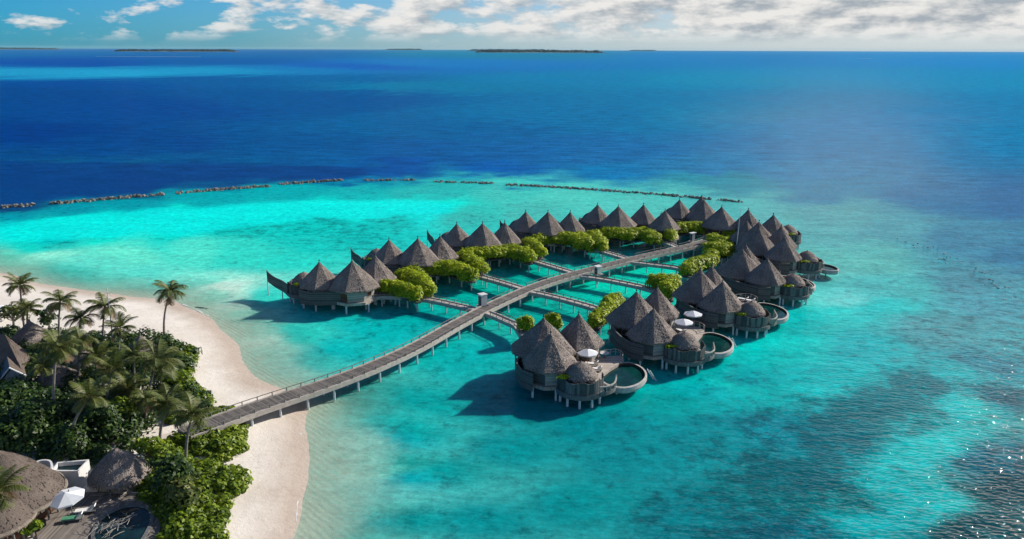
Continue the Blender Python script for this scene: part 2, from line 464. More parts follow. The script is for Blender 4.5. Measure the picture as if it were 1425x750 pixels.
# water colour survey: seabed colour and how much dark reef grows there, by spot
SEA = [(0,75,(0,82,142),0),(350,75,(0,82,142),0),(700,75,(0,104,142),0),(1000,78,(3,104,164),0),(1300,78,(5,112,174),0),(1425,80,(5,112,174),0),(0,104,(20,130,175),0),(150,103,(20,135,180),0),
 (300,99,(14,125,172),0),(390,97,(8,100,160),0),(480,93,(8,78,158),0),(600,89,(8,100,165),0),(100,90,(0,61,139),0),(300,88,(0,73,139),0),(100,118,(0,61,129),0),(300,112,(0,73,131),0),
 (450,110,(0,82,137),0),(0,135,(0,56,118),0),(200,150,(0,57,122),0),(400,140,(0,69,127),0),(600,120,(0,100,142),0),(800,110,(0,104,150),0),(1000,110,(0,116,156),0),(1200,105,(0,116,164),0),
 (1400,110,(0,116,161),0),(0,190,(0,46,112),0),(200,200,(0,57,118),0),(400,200,(0,69,125),0),(600,180,(0,80,133),0),(800,160,(0,94,142),0),(1000,160,(0,106,148),0),(1200,170,(5,106,156),0),
 (1400,180,(0,106,153),0),(0,250,(5,44,95),0),(0,280,(6,61,106),0.2),(100,262,(6,48,99),0),(200,255,(6,50,104),0),(300,242,(0,63,118),0),(400,238,(0,69,125),0),(470,242,(0,72,135),0.1),
 (550,230,(0,67,135),0),(700,235,(0,78,149),0),(850,240,(0,102,155),0),(1000,250,(22,124,143),0),(1150,260,(31,112,146),0),(1300,270,(30,100,142),0),(1420,270,(22,90,137),0),(1150,300,(72,152,156),0.05),
 (1250,320,(66,145,156),0.1),(1330,330,(48,120,147),0.15),(1420,350,(36,108,142),0.2),(20,303,(0,135,152),0.15),(110,292,(0,135,150),0.15),(200,285,(0,140,152),0.15),(300,277,(0,150,156),0.15),(400,269,(0,155,159),0.1),
 (500,262,(10,160,161),0.1),(600,263,(30,165,161),0.1),(700,268,(55,180,169),0.05),(800,274,(70,188,174),0.05),(900,284,(72,182,171),0.05),(1000,290,(70,170,166),0.05),(1080,300,(75,165,163),0.05),(40,325,(0,215,194),0),
 (130,308,(0,222,201),0),(250,300,(0,228,207),0),(350,296,(0,228,207),0),(450,290,(0,226,205),0),(560,287,(0,222,201),0),(620,288,(0,215,194),0),(655,292,(40,180,169),0.15),(500,302,(0,215,197),0),
 (250,318,(0,222,201),0),(40,338,(10,205,185),0.1),(60,330,(0,170,163),0.5),(150,333,(10,215,192),0.1),(250,334,(0,205,187),0.15),(330,325,(0,185,172),0.4),(420,318,(0,188,176),0.35),(470,308,(0,180,171),0.4),
 (550,308,(12,178,169),0.35),(650,302,(45,172,163),0.2),(740,295,(62,172,163),0.1),(0,352,(95,225,194),0),(60,362,(125,226,195),0),(160,352,(92,222,192),0),(270,352,(70,215,190),0.05),(350,356,(42,205,185),0.1),
 (430,338,(12,190,177),0.25),(500,328,(5,180,171),0.35),(400,362,(30,200,182),0.1),(110,377,(85,210,188),0),(100,385,(70,200,180),0.1),(200,385,(80,208,188),0),(200,400,(110,212,190),0),(290,400,(110,214,191),0),
 (300,420,(135,218,193),0),(340,440,(130,216,193),0),(345,470,(140,216,195),0),(370,500,(140,214,195),0),(400,525,(135,210,194),0),(380,420,(45,203,185),0.05),(420,470,(35,195,180),0.05),(460,440,(5,180,172),0.15),
 (520,460,(0,172,169),0.2),(480,490,(5,175,171),0.15),(440,510,(50,190,180),0.05),(560,440,(0,165,161),0.25),(620,410,(0,165,152),0.3),(690,385,(0,160,147),0.3),(750,400,(0,160,147),0.3),(780,350,(0,150,140),0.3),
 (850,345,(0,140,133),0.3),(900,380,(0,195,169),0.1),(820,400,(0,190,166),0.15),(760,430,(0,160,147),0.3),(950,340,(0,140,133),0.3),(425,575,(150,200,175),0),(450,610,(140,204,180),0),(490,640,(112,200,180),0),
 (525,650,(85,196,180),0),(546,640,(20,158,149),0.05),(480,590,(70,190,175),0.05),(500,560,(30,165,156),0.25),(530,590,(15,172,166),0.1),(470,700,(125,200,180),0),(500,705,(75,192,178),0),(445,745,(140,202,180),0),
 (480,745,(70,188,176),0),(520,720,(5,165,163),0.1),(560,600,(0,152,148),0.12),(600,560,(0,154,150),0.1),(650,500,(0,166,163),0.15),(600,650,(0,145,143),0.15),(560,720,(0,142,141),0.2),(700,620,(0,139,141),0.1),
 (800,700,(0,136,138),0.1),(650,720,(0,139,141),0.12),(900,640,(0,130,136),0.15),(850,590,(0,128,135),0.15),(720,560,(0,128,132),0.2),(950,560,(0,151,149),0.1),(1020,535,(0,190,180),0.05),(1100,480,(0,190,182),0.05),
 (1170,430,(18,188,182),0.05),(1230,430,(20,178,176),0.1),(1150,520,(0,172,172),0.1),(1200,490,(15,165,169),0.2),(1240,400,(60,168,167),0.1),(1190,360,(78,172,165),0.05),(1120,440,(0,180,175),0.05),(1000,610,(0,128,135),0.25),
 (1080,600,(0,130,142),0.45),(1120,660,(0,125,134),0.8),(1060,690,(0,132,137),0.6),(1180,690,(0,140,142),0.55),(1220,565,(0,140,147),0.8),(1290,535,(0,140,147),0.75),(1170,600,(0,132,142),0.75),(1270,590,(0,150,153),0.5),
 (980,720,(0,119,127),0.35),(1100,735,(0,118,131),0.6),(1310,620,(5,178,176),0.05),(1350,570,(0,180,180),0.05),(1330,520,(10,165,169),0.15),(1260,660,(0,172,172),0.1),(1230,720,(0,160,163),0.15),(1300,700,(0,165,166),0.1),
 (1400,560,(20,115,128),0.6),(1410,680,(8,85,93),0.8),(1370,730,(8,90,96),0.75),(1380,640,(0,110,128),0.6),(1300,460,(66,148,155),0.3),(1360,420,(64,150,164),0.3),(1420,480,(60,158,165),0.4),(1330,390,(62,135,150),0.25),
 (560,298,(0,222,212),0),(590,296,(0,215,208),0.05),(310,412,(190,232,212),0),(330,432,(180,230,210),0),(355,480,(170,226,208),0),(1180,420,(95,200,195),0.05),(1030,530,(0,150,155),0.3),(990,545,(0,165,168),0.15),
 (440,590,(172,210,190),0),(455,650,(160,208,190),0),(430,705,(172,210,190),0),(470,610,(150,206,190),0),(505,620,(120,202,190),0),(515,680,(95,198,190),0),(556,660,(0,160,166),0.1),(548,610,(0,165,168),0.12),
 (460,720,(140,204,190),0),(1380,500,(40,140,155),0.45),(620,215,(2,74,134),0),(720,212,(5,82,140),0),(850,214,(12,90,145),0),(1000,220,(22,104,150),0),(1100,236,(30,112,154),0)]


def water_attr(v):
    x, y = v[:, 0], np.maximum(v[:, 1], 20)
    u, w = pix(x, y, 0.0)
    # irregular borders
    wob = np.clip((w - 69) / 120, .02, 1)
    u = u + (fbm(x * .045, y * .045, 11) - .47) * 60 * wob + (fbm(x * .2, y * .2, 31) - .47) * 16 * wob
    w = w + ((fbm(x * .05 + 40, y * .05, 21) - .47) * 34 + (fbm(x * .22, y * .22, 41) - .47) * 8) * wob
    ctl = np.array([(a, b) for a, b, _, _ in SEA], float); cc = np.array([lin(c) for _, _, c, _ in SEA]); rr = np.array([r for *_, r in SEA])
    den = np.zeros(len(x)); col = np.zeros((len(x), 3)); rf = np.zeros(len(x))
    for i in range(len(SEA)):
        py = ctl[i, 1]; k = .35 if py > 290 else (.25 if py > 225 else .1)
        d2 = ((u - ctl[i, 0]) * k) ** 2 + ((w - py) * (1.0 if py > 125 else 2.2)) ** 2 + 6
        wt = d2 ** -2.2
        den += wt; col += wt[:, None] * cc[i]; rf += wt * rr[i]
    col = col / den[:, None]; rf = rf / den
    # banks with a real edge: (outline seen in the photo, colour, softness in metres, reef cover)
    near = (x > -420) & (x < 200) & (y < 420)
    for poly_px, c0, soft, strength, r0 in REGIONS:
        poly = [tuple(at(*p)[:2]) for p in poly_px]
        xx = x[near] + (fbm(x[near] * .09, y[near] * .09, 51) - .47) * soft * 1.6; yy = y[near] + (fbm(x[near] * .09 + 9, y[near] * .09, 61) - .47) * soft * 1.6
        d = poly_dist(xx, yy, poly); d = np.where(in_poly(xx, yy, poly), d, -d)
        t = np.clip(d / soft + .35, 0, 1); t = (t * t * (3 - 2 * t)) * strength
        col[near] = col[near] * (1 - t[:, None]) + lin(c0) * t[:, None]; rf[near] = rf[near] * (1 - t) + r0 * t
    return col, rf


REGIONS = [([(-80, 299), (47, 288.5), (160, 278), (250, 268.5), (380, 257.5), (470, 250), (520, 247), (520, 232), (-80, 228)], (4, 52, 112), 9.0, .85, 0),
           ([(-60, 324), (60, 309), (200, 293), (400, 282), (560, 279), (636, 284), (644, 291), (585, 301), (470, 307), (380, 311), (300, 324), (200, 334), (90, 344), (-60, 346)], (0, 222, 213), 9.0, .8, 0),
           ([(400, 575), (440, 560), (475, 563), (508, 586), (532, 614), (541, 640), (535, 668), (518, 700), (496, 730), (480, 770), (380, 770)], (128, 204, 190), 4.0, .75, 0),
           ([(400, 585), (430, 575), (462, 590), (488, 620), (494, 650), (482, 690), (462, 730), (450, 770), (380, 770)], (168, 212, 192), 7.0, .6, 0)]


SEA_GAIN = 1.0


def build_sea():
    def grow(a, s, f, end):
        out = []; 
        while abs(a) < end: s *= f; a += s if end > 0 else -s; out.append(a)
        return out
    xr = list(np.arange(-190, 150.1, 1.4)); yr = list(np.arange(30, 320, 1.4))
    xs = xr[:]; s = 1.4; a = xr[-1]
    while a < 42000: s *= 1.10; a += s; xs.append(a)
    s = 1.4; a = xr[0]
    while a > -42000: s *= 1.10; a -= s; xs.insert(0, a)
    s = 1.4; a = yr[-1]
    while a < 42000: s *= 1.045; a += s; yr.append(a)
    s = 1.4; a = yr[0]; lo = []
    while a > -300: s *= 1.2; a -= s; lo.insert(0, a)
    me, v = grid_mesh('sea', np.array(xs), np.array(lo + yr), lambda X, Y: X * 0)
    col, rf = water_attr(v)
    sd = land_sd(v[:, 0], v[:, 1])
    dep = np.clip(-(sd + (fbm(v[:, 0] * .15, v[:, 1] * .15, 77) - .47) * 5) / 14.0, 0, 1)
    a_ = me.color_attributes.new('water_col', 'FLOAT_COLOR', 'POINT')
    a_.data.foreach_set('color', np.concatenate([col * SEA_GAIN, rf[:, None]], 1).astype(np.float32).ravel())
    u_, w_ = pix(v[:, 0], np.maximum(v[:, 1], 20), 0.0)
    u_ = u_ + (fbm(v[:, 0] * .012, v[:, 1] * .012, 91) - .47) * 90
    g_ = .036 + .42 * np.exp(-((u_ - 1160) / 125) ** 2 - ((w_ - 215) / 85) ** 2) + .10 * np.clip((u_ - 820) / 350, 0, 1) * (w_ > 225) * np.clip((w_ - 225) / 40, 0, 1) + .20 * np.clip((u_ - 1180) / 180, 0, 1) * np.clip((w_ - 360) / 150, 0, 1) + .05 * np.clip((u_ - 900) / 300, 0, 1) * np.clip((w_ - 420) / 150, 0, 1)  # gloss by spot, raised where silver sheen and glints are put in
    ch = np.clip(.30 + .7 * np.clip((262 - w_) / 30, 0, 1) + .35 * np.clip((u_ - 900) / 250, 0, 1), 0, 1)  # how strongly the painted wave light and dark shows
    h_ = me.attributes.new('wave_paint', 'FLOAT', 'POINT'); h_.data.foreach_set('value', ch.astype(np.float32))
    c_ = me.attributes.new('glint_map', 'FLOAT', 'POINT'); c_.data.foreach_set('value', g_.astype(np.float32))
    b_ = me.attributes.new('opaque', 'FLOAT', 'POINT'); b_.data.foreach_set('value', dep.astype(np.float32))
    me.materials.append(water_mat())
    return struct(link('sea', me))


def water_mat():
    m, nt = new_mat('sea_water'); L = nt.links
    tc = N(nt, 'ShaderNodeTexCoord'); at_ = N(nt, 'ShaderNodeAttribute', attribute_name='water_col'); op = N(nt, 'ShaderNodeAttribute', attribute_name='opaque')
    P = tc.outputs['Object']
    def noise(scale, det=4.0, rough=.6, sc=(1, 1, 1), rot=0):
        mp = N(nt, 'ShaderNodeMapping'); mp.inputs['Scale'].default_value = sc; mp.inputs['Rotation'].default_value = (0, 0, R(rot)); L.new(P, mp.inputs[0])
        n = N(nt, 'ShaderNodeTexNoise', Scale=scale, Detail=det, Roughness=rough); L.new(mp.outputs[0], n.inputs['Vector']); return n.outputs['Fac']
    # dark coral and seagrass heads
    reef_n = noise(.30, 9.0, .78)
    rm = N(nt, 'ShaderNodeMath', operation='MULTIPLY_ADD'); rm.inputs[1].default_value = .30; L.new(at_.outputs['Alpha'], rm.inputs[0]); L.new(reef_n, rm.inputs[2])
    rfac = ramp(nt, rm.outputs[0], [(.57, (0, 0, 0)), (.70, (1, 1, 1))])
    rmul = N(nt, 'ShaderNodeMath', operation='MULTIPLY'); rmul.inputs[1].default_value = .82; L.new(rfac, rmul.inputs[0])
    dark = N(nt, 'ShaderNodeMix', data_type='RGBA', blend_type='MULTIPLY'); dark.inputs[0].default_value = 1; L.new(at_.outputs['Color'], dark.inputs[6]); dark.inputs[7].default_value = (.4, .36, .40, 1)
    c1 = N(nt, 'ShaderNodeMix', data_type='RGBA'); L.new(rmul.outputs[0], c1.inputs[0]); L.new(at_.outputs['Color'], c1.inputs[6]); L.new(dark.outputs[2], c1.inputs[7])
    # bottom patches, with ripple and caustic light painted in as colour noise
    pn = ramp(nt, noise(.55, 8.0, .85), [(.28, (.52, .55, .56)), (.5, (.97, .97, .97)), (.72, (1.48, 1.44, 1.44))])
    pf = ramp(nt, noise(.11, 9.0, .75, (.6, 1.3, 1), 12), [(.34, (.58, .62, .66)), (.5, (1, 1, 1)), (.66, (1.46, 1.40, 1.36))])  # light and dark of the waves painted into the water colour
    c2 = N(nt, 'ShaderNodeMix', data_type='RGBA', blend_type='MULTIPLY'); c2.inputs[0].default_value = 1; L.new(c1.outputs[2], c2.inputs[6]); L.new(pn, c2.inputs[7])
    c3 = N(nt, 'ShaderNodeMix', data_type='RGBA', blend_type='MULTIPLY'); L.new(N(nt, 'ShaderNodeAttribute', attribute_name='wave_paint').outputs['Fac'], c3.inputs[0]); L.new(c2.outputs[2], c3.inputs[6]); L.new(pf, c3.inputs[7]); c2 = c3
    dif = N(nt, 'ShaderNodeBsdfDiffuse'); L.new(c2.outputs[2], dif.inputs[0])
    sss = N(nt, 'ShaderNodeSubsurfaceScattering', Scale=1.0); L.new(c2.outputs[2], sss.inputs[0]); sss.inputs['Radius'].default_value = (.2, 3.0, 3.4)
    vol = N(nt, 'ShaderNodeMixShader'); vol.inputs[0].default_value = .72; L.new(dif.outputs[0], vol.inputs[1]); L.new(sss.outputs[0], vol.inputs[2])
    tr = N(nt, 'ShaderNodeBsdfTransparent'); tr.inputs[0].default_value = (.80, .97, .94, 1)
    of = ramp(nt, op.outputs['Fac'], [(.0, (0, 0, 0)), (.35, (.42, .42, .42)), (1.0, (1, 1, 1))])
    body = N(nt, 'ShaderNodeMixShader'); L.new(of, body.inputs[0]); L.new(tr.outputs[0], body.inputs[1]); L.new(vol.outputs[0], body.inputs[2])
    # waves
    w1 = noise(.6, 1.5, .5, (.55, 1.4, 1), 32); w2 = noise(.11, 3.0, .5, (.6, 1.3, 1), 20); w3 = noise(1.7, 1.0, .5, (.6, 1.3, 1), 38)
    b0 = N(nt, 'ShaderNodeBump', Strength=.6, Distance=1.6); L.new(w2, b0.inputs['Height'])
    b1 = N(nt, 'ShaderNodeBump', Strength=.7, Distance=.8); L.new(w1, b1.inputs['Height']); L.new(b0.outputs[0], b1.inputs['Normal'])
    b2 = N(nt, 'ShaderNodeBump', Strength=.6, Distance=.2); L.new(w3, b2.inputs['Height']); L.new(b1.outputs[0], b2.inputs['Normal'])
    g0 = N(nt, 'ShaderNodeBump', Strength=.4, Distance=.9); L.new(w2, g0.inputs['Height'])
    g1 = N(nt, 'ShaderNodeBump', Strength=.7, Distance=.5); L.new(w1, g1.inputs['Height']); L.new(g0.outputs[0], g1.inputs['Normal'])
    g2 = N(nt, 'ShaderNodeBump', Strength=.85, Distance=.34); L.new(w3, g2.inputs['Height']); L.new(g1.outputs[0], g2.inputs['Normal'])
    gd = N(nt, 'ShaderNodeMath', operation='MULTIPLY_ADD'); gd.inputs[1].default_value = 1.1; gd.inputs[2].default_value = .12; L.new(N(nt, 'ShaderNodeAttribute', attribute_name='glint_map').outputs['Fac'], gd.inputs[0]); L.new(gd.outputs[0], g2.inputs['Distance'])
    gl = N(nt, 'ShaderNodeBsdfGlossy', Roughness=.04); L.new(g2.outputs[0], gl.inputs['Normal'])
    L.new(b2.outputs[0], dif.inputs['Normal'])
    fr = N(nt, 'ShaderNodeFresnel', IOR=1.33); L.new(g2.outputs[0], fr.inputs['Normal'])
    fm = N(nt, 'ShaderNodeMath', operation='MINIMUM'); wa = N(nt, 'ShaderNodeAttribute', attribute_name='glint_map'); L.new(wa.outputs['Fac'], fm.inputs[1]); L.new(fr.outputs[0], fm.inputs[0])
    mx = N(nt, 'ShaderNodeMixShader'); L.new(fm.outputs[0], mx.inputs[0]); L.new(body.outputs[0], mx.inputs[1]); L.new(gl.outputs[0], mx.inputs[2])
    o = N(nt, 'ShaderNodeOutputMaterial'); L.new(mx.outputs[0], o.inputs[0])
    return m


build_sea()
M['deck_uv'] = plank_mat('deck_uv', (.36, .32, .29), (.62, .56, .50), 'Y', .22, uv=True)
M['deck_dark'] = plank_mat('deck_dark', (.14, .12, .105), (.3, .26, .23), 'X', .2)
M['path_sand'] = noise_mat('path_sand', (.52, .46, .4), (.66, .59, .52), (1, 1, 1), 1.0, .9, .2, .03)
M['far_sand'] = noise_mat('far_sand', (.5, .47, .4), (.6, .57, .5), (1, 1, 1), .01, .9, .0, .01)
def pool_dark():
    m, nt = new_mat('pool_dark'); b = N(nt, 'ShaderNodeBsdfPrincipled', Roughness=.05, IOR=1.33); L = nt.links
    tc = N(nt, 'ShaderNodeTexCoord'); nz = N(nt, 'ShaderNodeTexNoise', Scale=.8, Detail=3.0); L.new(tc.outputs['Object'], nz.inputs['Vector'])
    L.new(ramp(nt, nz.outputs['Fac'], [(.3, (.004, .016, .02)), (.7, (.01, .035, .04))]), b.inputs['Base Color'])
    o = N(nt, 'ShaderNodeOutputMaterial'); L.new(b.outputs[0], o.inputs[0]); return m
M['pool_dark'] = pool_dark()
M['rim_brown'] = noise_mat('rim_brown', (.05, .045, .03), (.11, .095, .06), (1, 1, 1), 2.0, .7, .1, .01)
M['foam'] = noise_mat('foam', (.6, .62, .62), (.85, .86, .86), (1, 1, 1), 2.0, .7, .2, .02)
def haze_mat():
    m, nt = new_mat('haze'); v = nt.nodes.new('ShaderNodeVolumePrincipled'); v.inputs['Density'].default_value = 1.0e-5; v.inputs['Color'].default_value = (.5, .85, 1.0, 1)
    o = nt.nodes.new('ShaderNodeOutputMaterial'); nt.links.new(v.outputs[0], o.inputs['Volume']); return m
M['haze'] = haze_mat()
# ------------------------------------------------------------------ thatched roofs (shared shapes)
def octa(t, soft=1.0):
    q = (t % (math.pi / 4)) - math.pi / 8
    return soft * (math.cos(math.pi / 8) / math.cos(q)) / .97 + (1 - soft)


PROF = [(1.0, -.045), (.985, -.01), (.93, .035), (.85, .115), (.75, .215), (.65, .315), (.55, .415), (.45, .515), (.35, .613), (.26, .702), (.18, .783), (.11, .858), (.06, .925), (.03, .965), (.012, .985), (.004, .99)]


def roof_mesh(rad, h, name='roof', octagonal=True, mat='thatch', n=64, prof=PROF, fringe=True):
    b = MB()
    rf = octa if octagonal else None
    pr = []
    for (r0, z0), (r1, z1) in zip(prof[:-1], prof[1:]): pr += [(r0 * rad, z0 * h), ((r0 + r1) / 2 * rad, (z0 + z1) / 2 * h)]
    pr.append((prof[-1][0] * rad, prof[-1][1] * h))
    pr = [(rad * .8, -.01 * h), (rad * .96, -.075 * h)] + pr
    b.lathe(pr, n=n, rfun=rf, jit=.035, zj=.03)
    if fringe:
        k = int(rad * 70)
        for i in range(k):
            t = random.uniform(0, 2 * math.pi); q = rad * (rf(t) if rf else 1) * random.uniform(.955, 1.02)
            w = random.uniform(.05, .12); l = random.uniform(.15, .42); z = -.035 * h + random.uniform(-.05, .1)
            ca, sa = math.cos(t), math.sin(t)
            p = Vector((q * ca, q * sa, z)); tn = Vector((-sa, ca, 0)) * w; ot = Vector((ca, sa, 0)) * random.uniform(0, .1)
            a = b.add([p - tn, p + tn, p + tn * .3 + ot - Vector((0, 0, l)), p - tn * .3 + ot - Vector((0, 0, l))]); b.face((a, a + 1, a + 2, a + 3), 1)
        # loose straw lifting from the slope
        for i in range(int(rad * rad * 26)):
            t = random.uniform(0, 2 * math.pi); f = math.sqrt(random.uniform(.01, .97)); q = rad * (rf(t) if rf else 1) * f
            z = np.interp(-f, [-p_[0] for p_ in prof], [p_[1] for p_ in prof]) * h
            ca, sa = math.cos(t), math.sin(t); w = random.uniform(.05, .14); l = random.uniform(.15, .4)
            p = Vector((q * ca, q * sa, z + .03)); tn = Vector((-sa, ca, 0)) * w; dn = Vector((ca * .65, sa * .65, -.72)) * l
            a = b.add([p - tn, p + tn, p + tn * .6 + dn + Vector((0, 0, .07)), p - tn * .6 + dn + Vector((0, 0, .07))]); b.face((a, a + 1, a + 2, a + 3), 0)
    return b.mesh(name, [M[mat], M['straw']], smooth=not octagonal)


ROOF = {'A': (4.1, 4.4), 'B': (4.95, 4.85), 'C': (3.95, 4.5)}
EAVE = {'A': 4.55, 'B': 4.6, 'C': 4.6}
APEX = {k: EAVE[k] + ROOF[k][1] for k in ROOF}
ROOF_ME = {k: roof_mesh(*ROOF[k]) for k in ROOF}
DOME_P = [(1.0, -.06), (.98, .0), (.93, .12), (.86, .27), (.76, .44), (.63, .61), (.48, .76), (.33, .87), (.18, .95), (.08, 1.0), (.03, 1.06), (.005, 1.12)]
DOME_ME = roof_mesh(2.4, 1.85, octagonal=False, n=40, prof=DOME_P)
_b = MB(); _b.lathe([(.16, -.1), (.12, .05), (.05, .2), (.015, .36), (.002, .38)], n=10); FINIAL_ME = _b.mesh('finial', M['board_dark'])
_b = MB(); _b.lathe([(.17, -1.6), (.17, 0), (.02, 0)], n=10); PILE_ME = _b.mesh('pile', M['pile'], smooth=False)


def octpts(r, rot, n=8): return [(r * math.cos(rot + 2 * math.pi * k / n), r * math.sin(rot + 2 * math.pi * k / n)) for k in range(n)]


def cabin(parent, off, key, rot, toward):
    """walls, door and windows under one cone; toward = angle of the terrace side"""
    rr = ROOF[key][0] * .80
    P = octpts(rr, rot)
    for i in range(8):
        p, q = Vector((*P[i], 0)), Vector((*P[(i + 1) % 8], 0))
    w = MB(); w.wall([(x + off[0], y + off[1]) for x, y in P], 2.2, 4.75, .14, closed=True, mi=lambda i: 1 if -85 < (math.degrees(rot + 2 * math.pi * (i + .5) / 8) + 180) % 360 - 180 < 10 else 0)  # paler planks on faces toward one bearing: grazing sun put into colour
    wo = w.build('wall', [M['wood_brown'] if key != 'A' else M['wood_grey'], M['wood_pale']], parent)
    for i in range(8):
        a0 = rot + 2 * math.pi * (i + .5) / 8
        d = math.cos(a0 - toward); mid = rr * math.cos(math.pi / 8)
        c = (off[0] + math.cos(a0) * (mid + .07), off[1] + math.sin(a0) * (mid + .07))
        if d > .85:
            b = MB(); b.box((*c, 3.3), (.1, 1.7, 2.0), a0); dr = b.build('door', M['wood_brown'], wo)
            b = MB(); b.box((c[0] + math.cos(a0) * .06, c[1] + math.sin(a0) * .06, 3.35), (.04, 1.3, 1.6), a0); b.build('pane', M['dark'], dr)
        elif i % 3 == 1 and key != 'A':
            b = MB(); b.box((*c, 3.4), (.12, 1.3, 1.2), a0); fr_ = b.build('window', M['wood_pale'], wo)
            b = MB(); b.box((c[0] + math.cos(a0) * .06, c[1] + math.sin(a0) * .06, 3.4), (.05, 1.05, .95), a0); b.build('pane', M['wood_brown'], fr_)


def shrub_top(name, p, r, n, label, group, mat='hedge', size=.22):
    cen, nor, sz = clump((0, 0, r[2] * .3), r, n, size)
    o = link(name, quads_mesh(name, leaf_cards(cen, nor, sz), M[mat]), None, p)
    return tag(o, label, 'shrub', group)


def villa(A, B, C, th, mir, label, group, far=False, prow=True, planter=None, pool=True, tip=None, psh=(0, 0), psc=1.0):
    A = Vector((*A[:2], 0)); B = Vector((*B[:2], 0)); C = Vector((*C[:2], 0))
    t0 = R(th)

    def Lc(x, y):
        if mir: y = -y
        return (x * math.cos(t0) - y * math.sin(t0), x * math.sin(t0) + y * math.cos(t0))
    v = thing('overwater_villa', A, label, 'villa', group)
    rots = {}
    for key, P in (('A', A), ('B', B), ('C', C)):
        off = P - A; rot = R(th * (1 if not mir else 1)) + R(22.5 + {'A': 8, 'B': 3, 'C': 14}[key]); rots[key] = (off, rot)
        ro = link('roof', ROOF_ME[key], v, (off.x, off.y, EAVE[key]), rot)
        link('finial', FINIAL_ME, ro, (0, 0, ROOF[key][1] * 1.03))
    tcen = Lc(6.5, 3.5)
    for key in 'ABC':
        off, rot = rots[key]
        cabin(v, off, key, rot, math.atan2(tcen[1] - off.y, tcen[0] - off.x))
    # deck: one octagonal floor under each cone, the terrace and a link; 6 mm steps so that no two tops share a plane
    d = MB()
    for i, key in enumerate('ABC'):
        off, rot = rots[key]
        d.prism([(x + off.x, y + off.y) for x, y in octpts(ROOF[key][0] * .92, rot)], 1.62 + .012 * i, 2.14 + .006 * i)
    o_c, o_b = rots['C'][0], rots['B'][0]
    cl = Vector((o_c.x, o_c.y)); cen = Vector(Lc(5, 2.5))
    ter = [Lc(*p) for p in [(2.2, 3.2), (3.6, 6.2)]] + [tuple(cl + (Vector(Lc(-1.0, .2)) * 1.0)), tuple(cl + Vector(Lc(3.6, -.6)))] + [Lc(*p) for p in [(11.4, 8.6), (11.6, 6.6), (10.2, 4.6), (9.0, 3.0), (7.9, 1.2), (7.2, .2), (6.6, -1.4), (5.0, -2.4), (2.6, -1.6)]]
    d.prism(ter, 1.68, 2.17)
    d.build('deck', [M['deck']], v)
    # bath pavilion: curved board wall on a ledge, pointed dome
    dc = Lc(4.15, -3.15); rw = 3.15
    arc = [(dc[0] + rw * math.cos(a), dc[1] + rw * math.sin(a)) for a in [(R(th) + (R(g) if not mir else -R(g))) for g in np.linspace(172, 372, 34)]]
    lb = MB(); lb.prism([(dc[0] + 3.45 * math.cos(a), dc[1] + 3.45 * math.sin(a)) for a in np.linspace(0, 2 * math.pi, 40, endpoint=False)], 1.45, 2.12)
    lb.build('ledge', M['board'], v)
    bw = MB(); seed = [random.random() for _ in arc]
    for i in range(len(arc) - 1):
        a, b = Vector(arc[i]), Vector(arc[i + 1]); off = (Vector(((a + b) / 2)) - Vector(dc)).normalized() * (.05 if seed[i] > .5 else 0)
        top = 4.0 - .28 * math.sin(math.pi * (i % 8) / 7.0)
        bw.wall([tuple(a + off), tuple(b + off)], 2.1, [top, top], .1, mi=int(seed[i] > .62))
    bw.build('board_wall', [M['board_dark'], M['board']], v)
    dr = link('bath_roof', DOME_ME, v, (dc[0], dc[1], 3.95)); link('finial', FINIAL_ME, dr, (0, 0, 1.75))
    iw = MB(); iw.lathe([(2.1, 2.1), (2.1, 4.1)], (dc[0], dc[1], 0), 20); iw.build('bath_wall', M['wood_grey'], v)
    # plank screen round the outer side of the bedroom cone
    scr = [Lc(*p) for p in ([(-5.0, 5.4), (-5.0, 2.6), (-4.6, .2), (-4.0, -2.2), (-2.4, -4.0), (.4, -3.9)] if mir else [(-5.0, 6.0), (-5.0, 3.0), (-4.8, .4), (-4.15, -2.1), (-2.6, -3.7)])]
    sb = MB(); sb.wall(scr, 1.55, [4.3] + [4.05] * (len(scr) - 2) + [4.1], .14); so = sb.build('screen', M['wood_grey'], v)
    cp = MB(); cp.wall(scr, 4.11, [4.38] + [4.17] * (len(scr) - 1), .2); cp.build('capping', M['board'], so)
    # prow: the screen that sweeps up to a point over the water
    if mir and prow:
        s_ = Vector(Lc(3.0, -6.35)); m_ = Vector(Lc(5.4, -7.3)); q_ = at(tip[0], tip[1], 5.3); e_ = Vector((q_.x - A.x, q_.y - A.y))
        W = [tuple(s_), tuple(m_), tuple(m_.lerp(e_, .4) + (m_ - s_) * .12), tuple(m_.lerp(e_, .72) + (m_ - s_) * .08), tuple(e_)]
        W = crom([(x, y, 0) for x, y in W], 5); n = len(W)
        z0 = [1.5 + 1.5 * (i / (n - 1)) ** 1.5 for i in range(n)]; z1 = [3.9 + .25 * i / n + 1.15 * (i / (n - 1)) ** 3 for i in range(n)]
        pb = MB(); pb.wall([(p.x, p.y) for p in W], z0, z1, .14); po = pb.build('prow_screen', M['wood_grey'], v)
        for i in ((4, 8, 12, 16, n - 1) if (e_ - m_).length > 6 else (6, n - 1)):
            link('pile', PILE_ME, v, (W[i].x, W[i].y, z0[i]), 0, (.62, .62, 1.0 + (z0[i] - 1.2) / 1.6))
    elif prow:
        W = crom([(*Lc(*p), 0) for p in [(6.6, -5.6), (7.6, -5.3), (8.8, -4.1), (9.3, -2.4)]], 4); n = len(W)
        pb = MB(); pb.wall([(p.x, p.y) for p in W], 1.7, [2.3] * n, .12, 0)
        pb.wall([(p.x, p.y) for p in W], 2.95, [3.12 + .5 * max(0, (i / (n - 1) - .6) / .4) ** 2 for i in range(n)], .16, 1)
        for p in W[::2]: pb.box((p.x, p.y, 2.62), (.13, .13, .7), 0, 1)
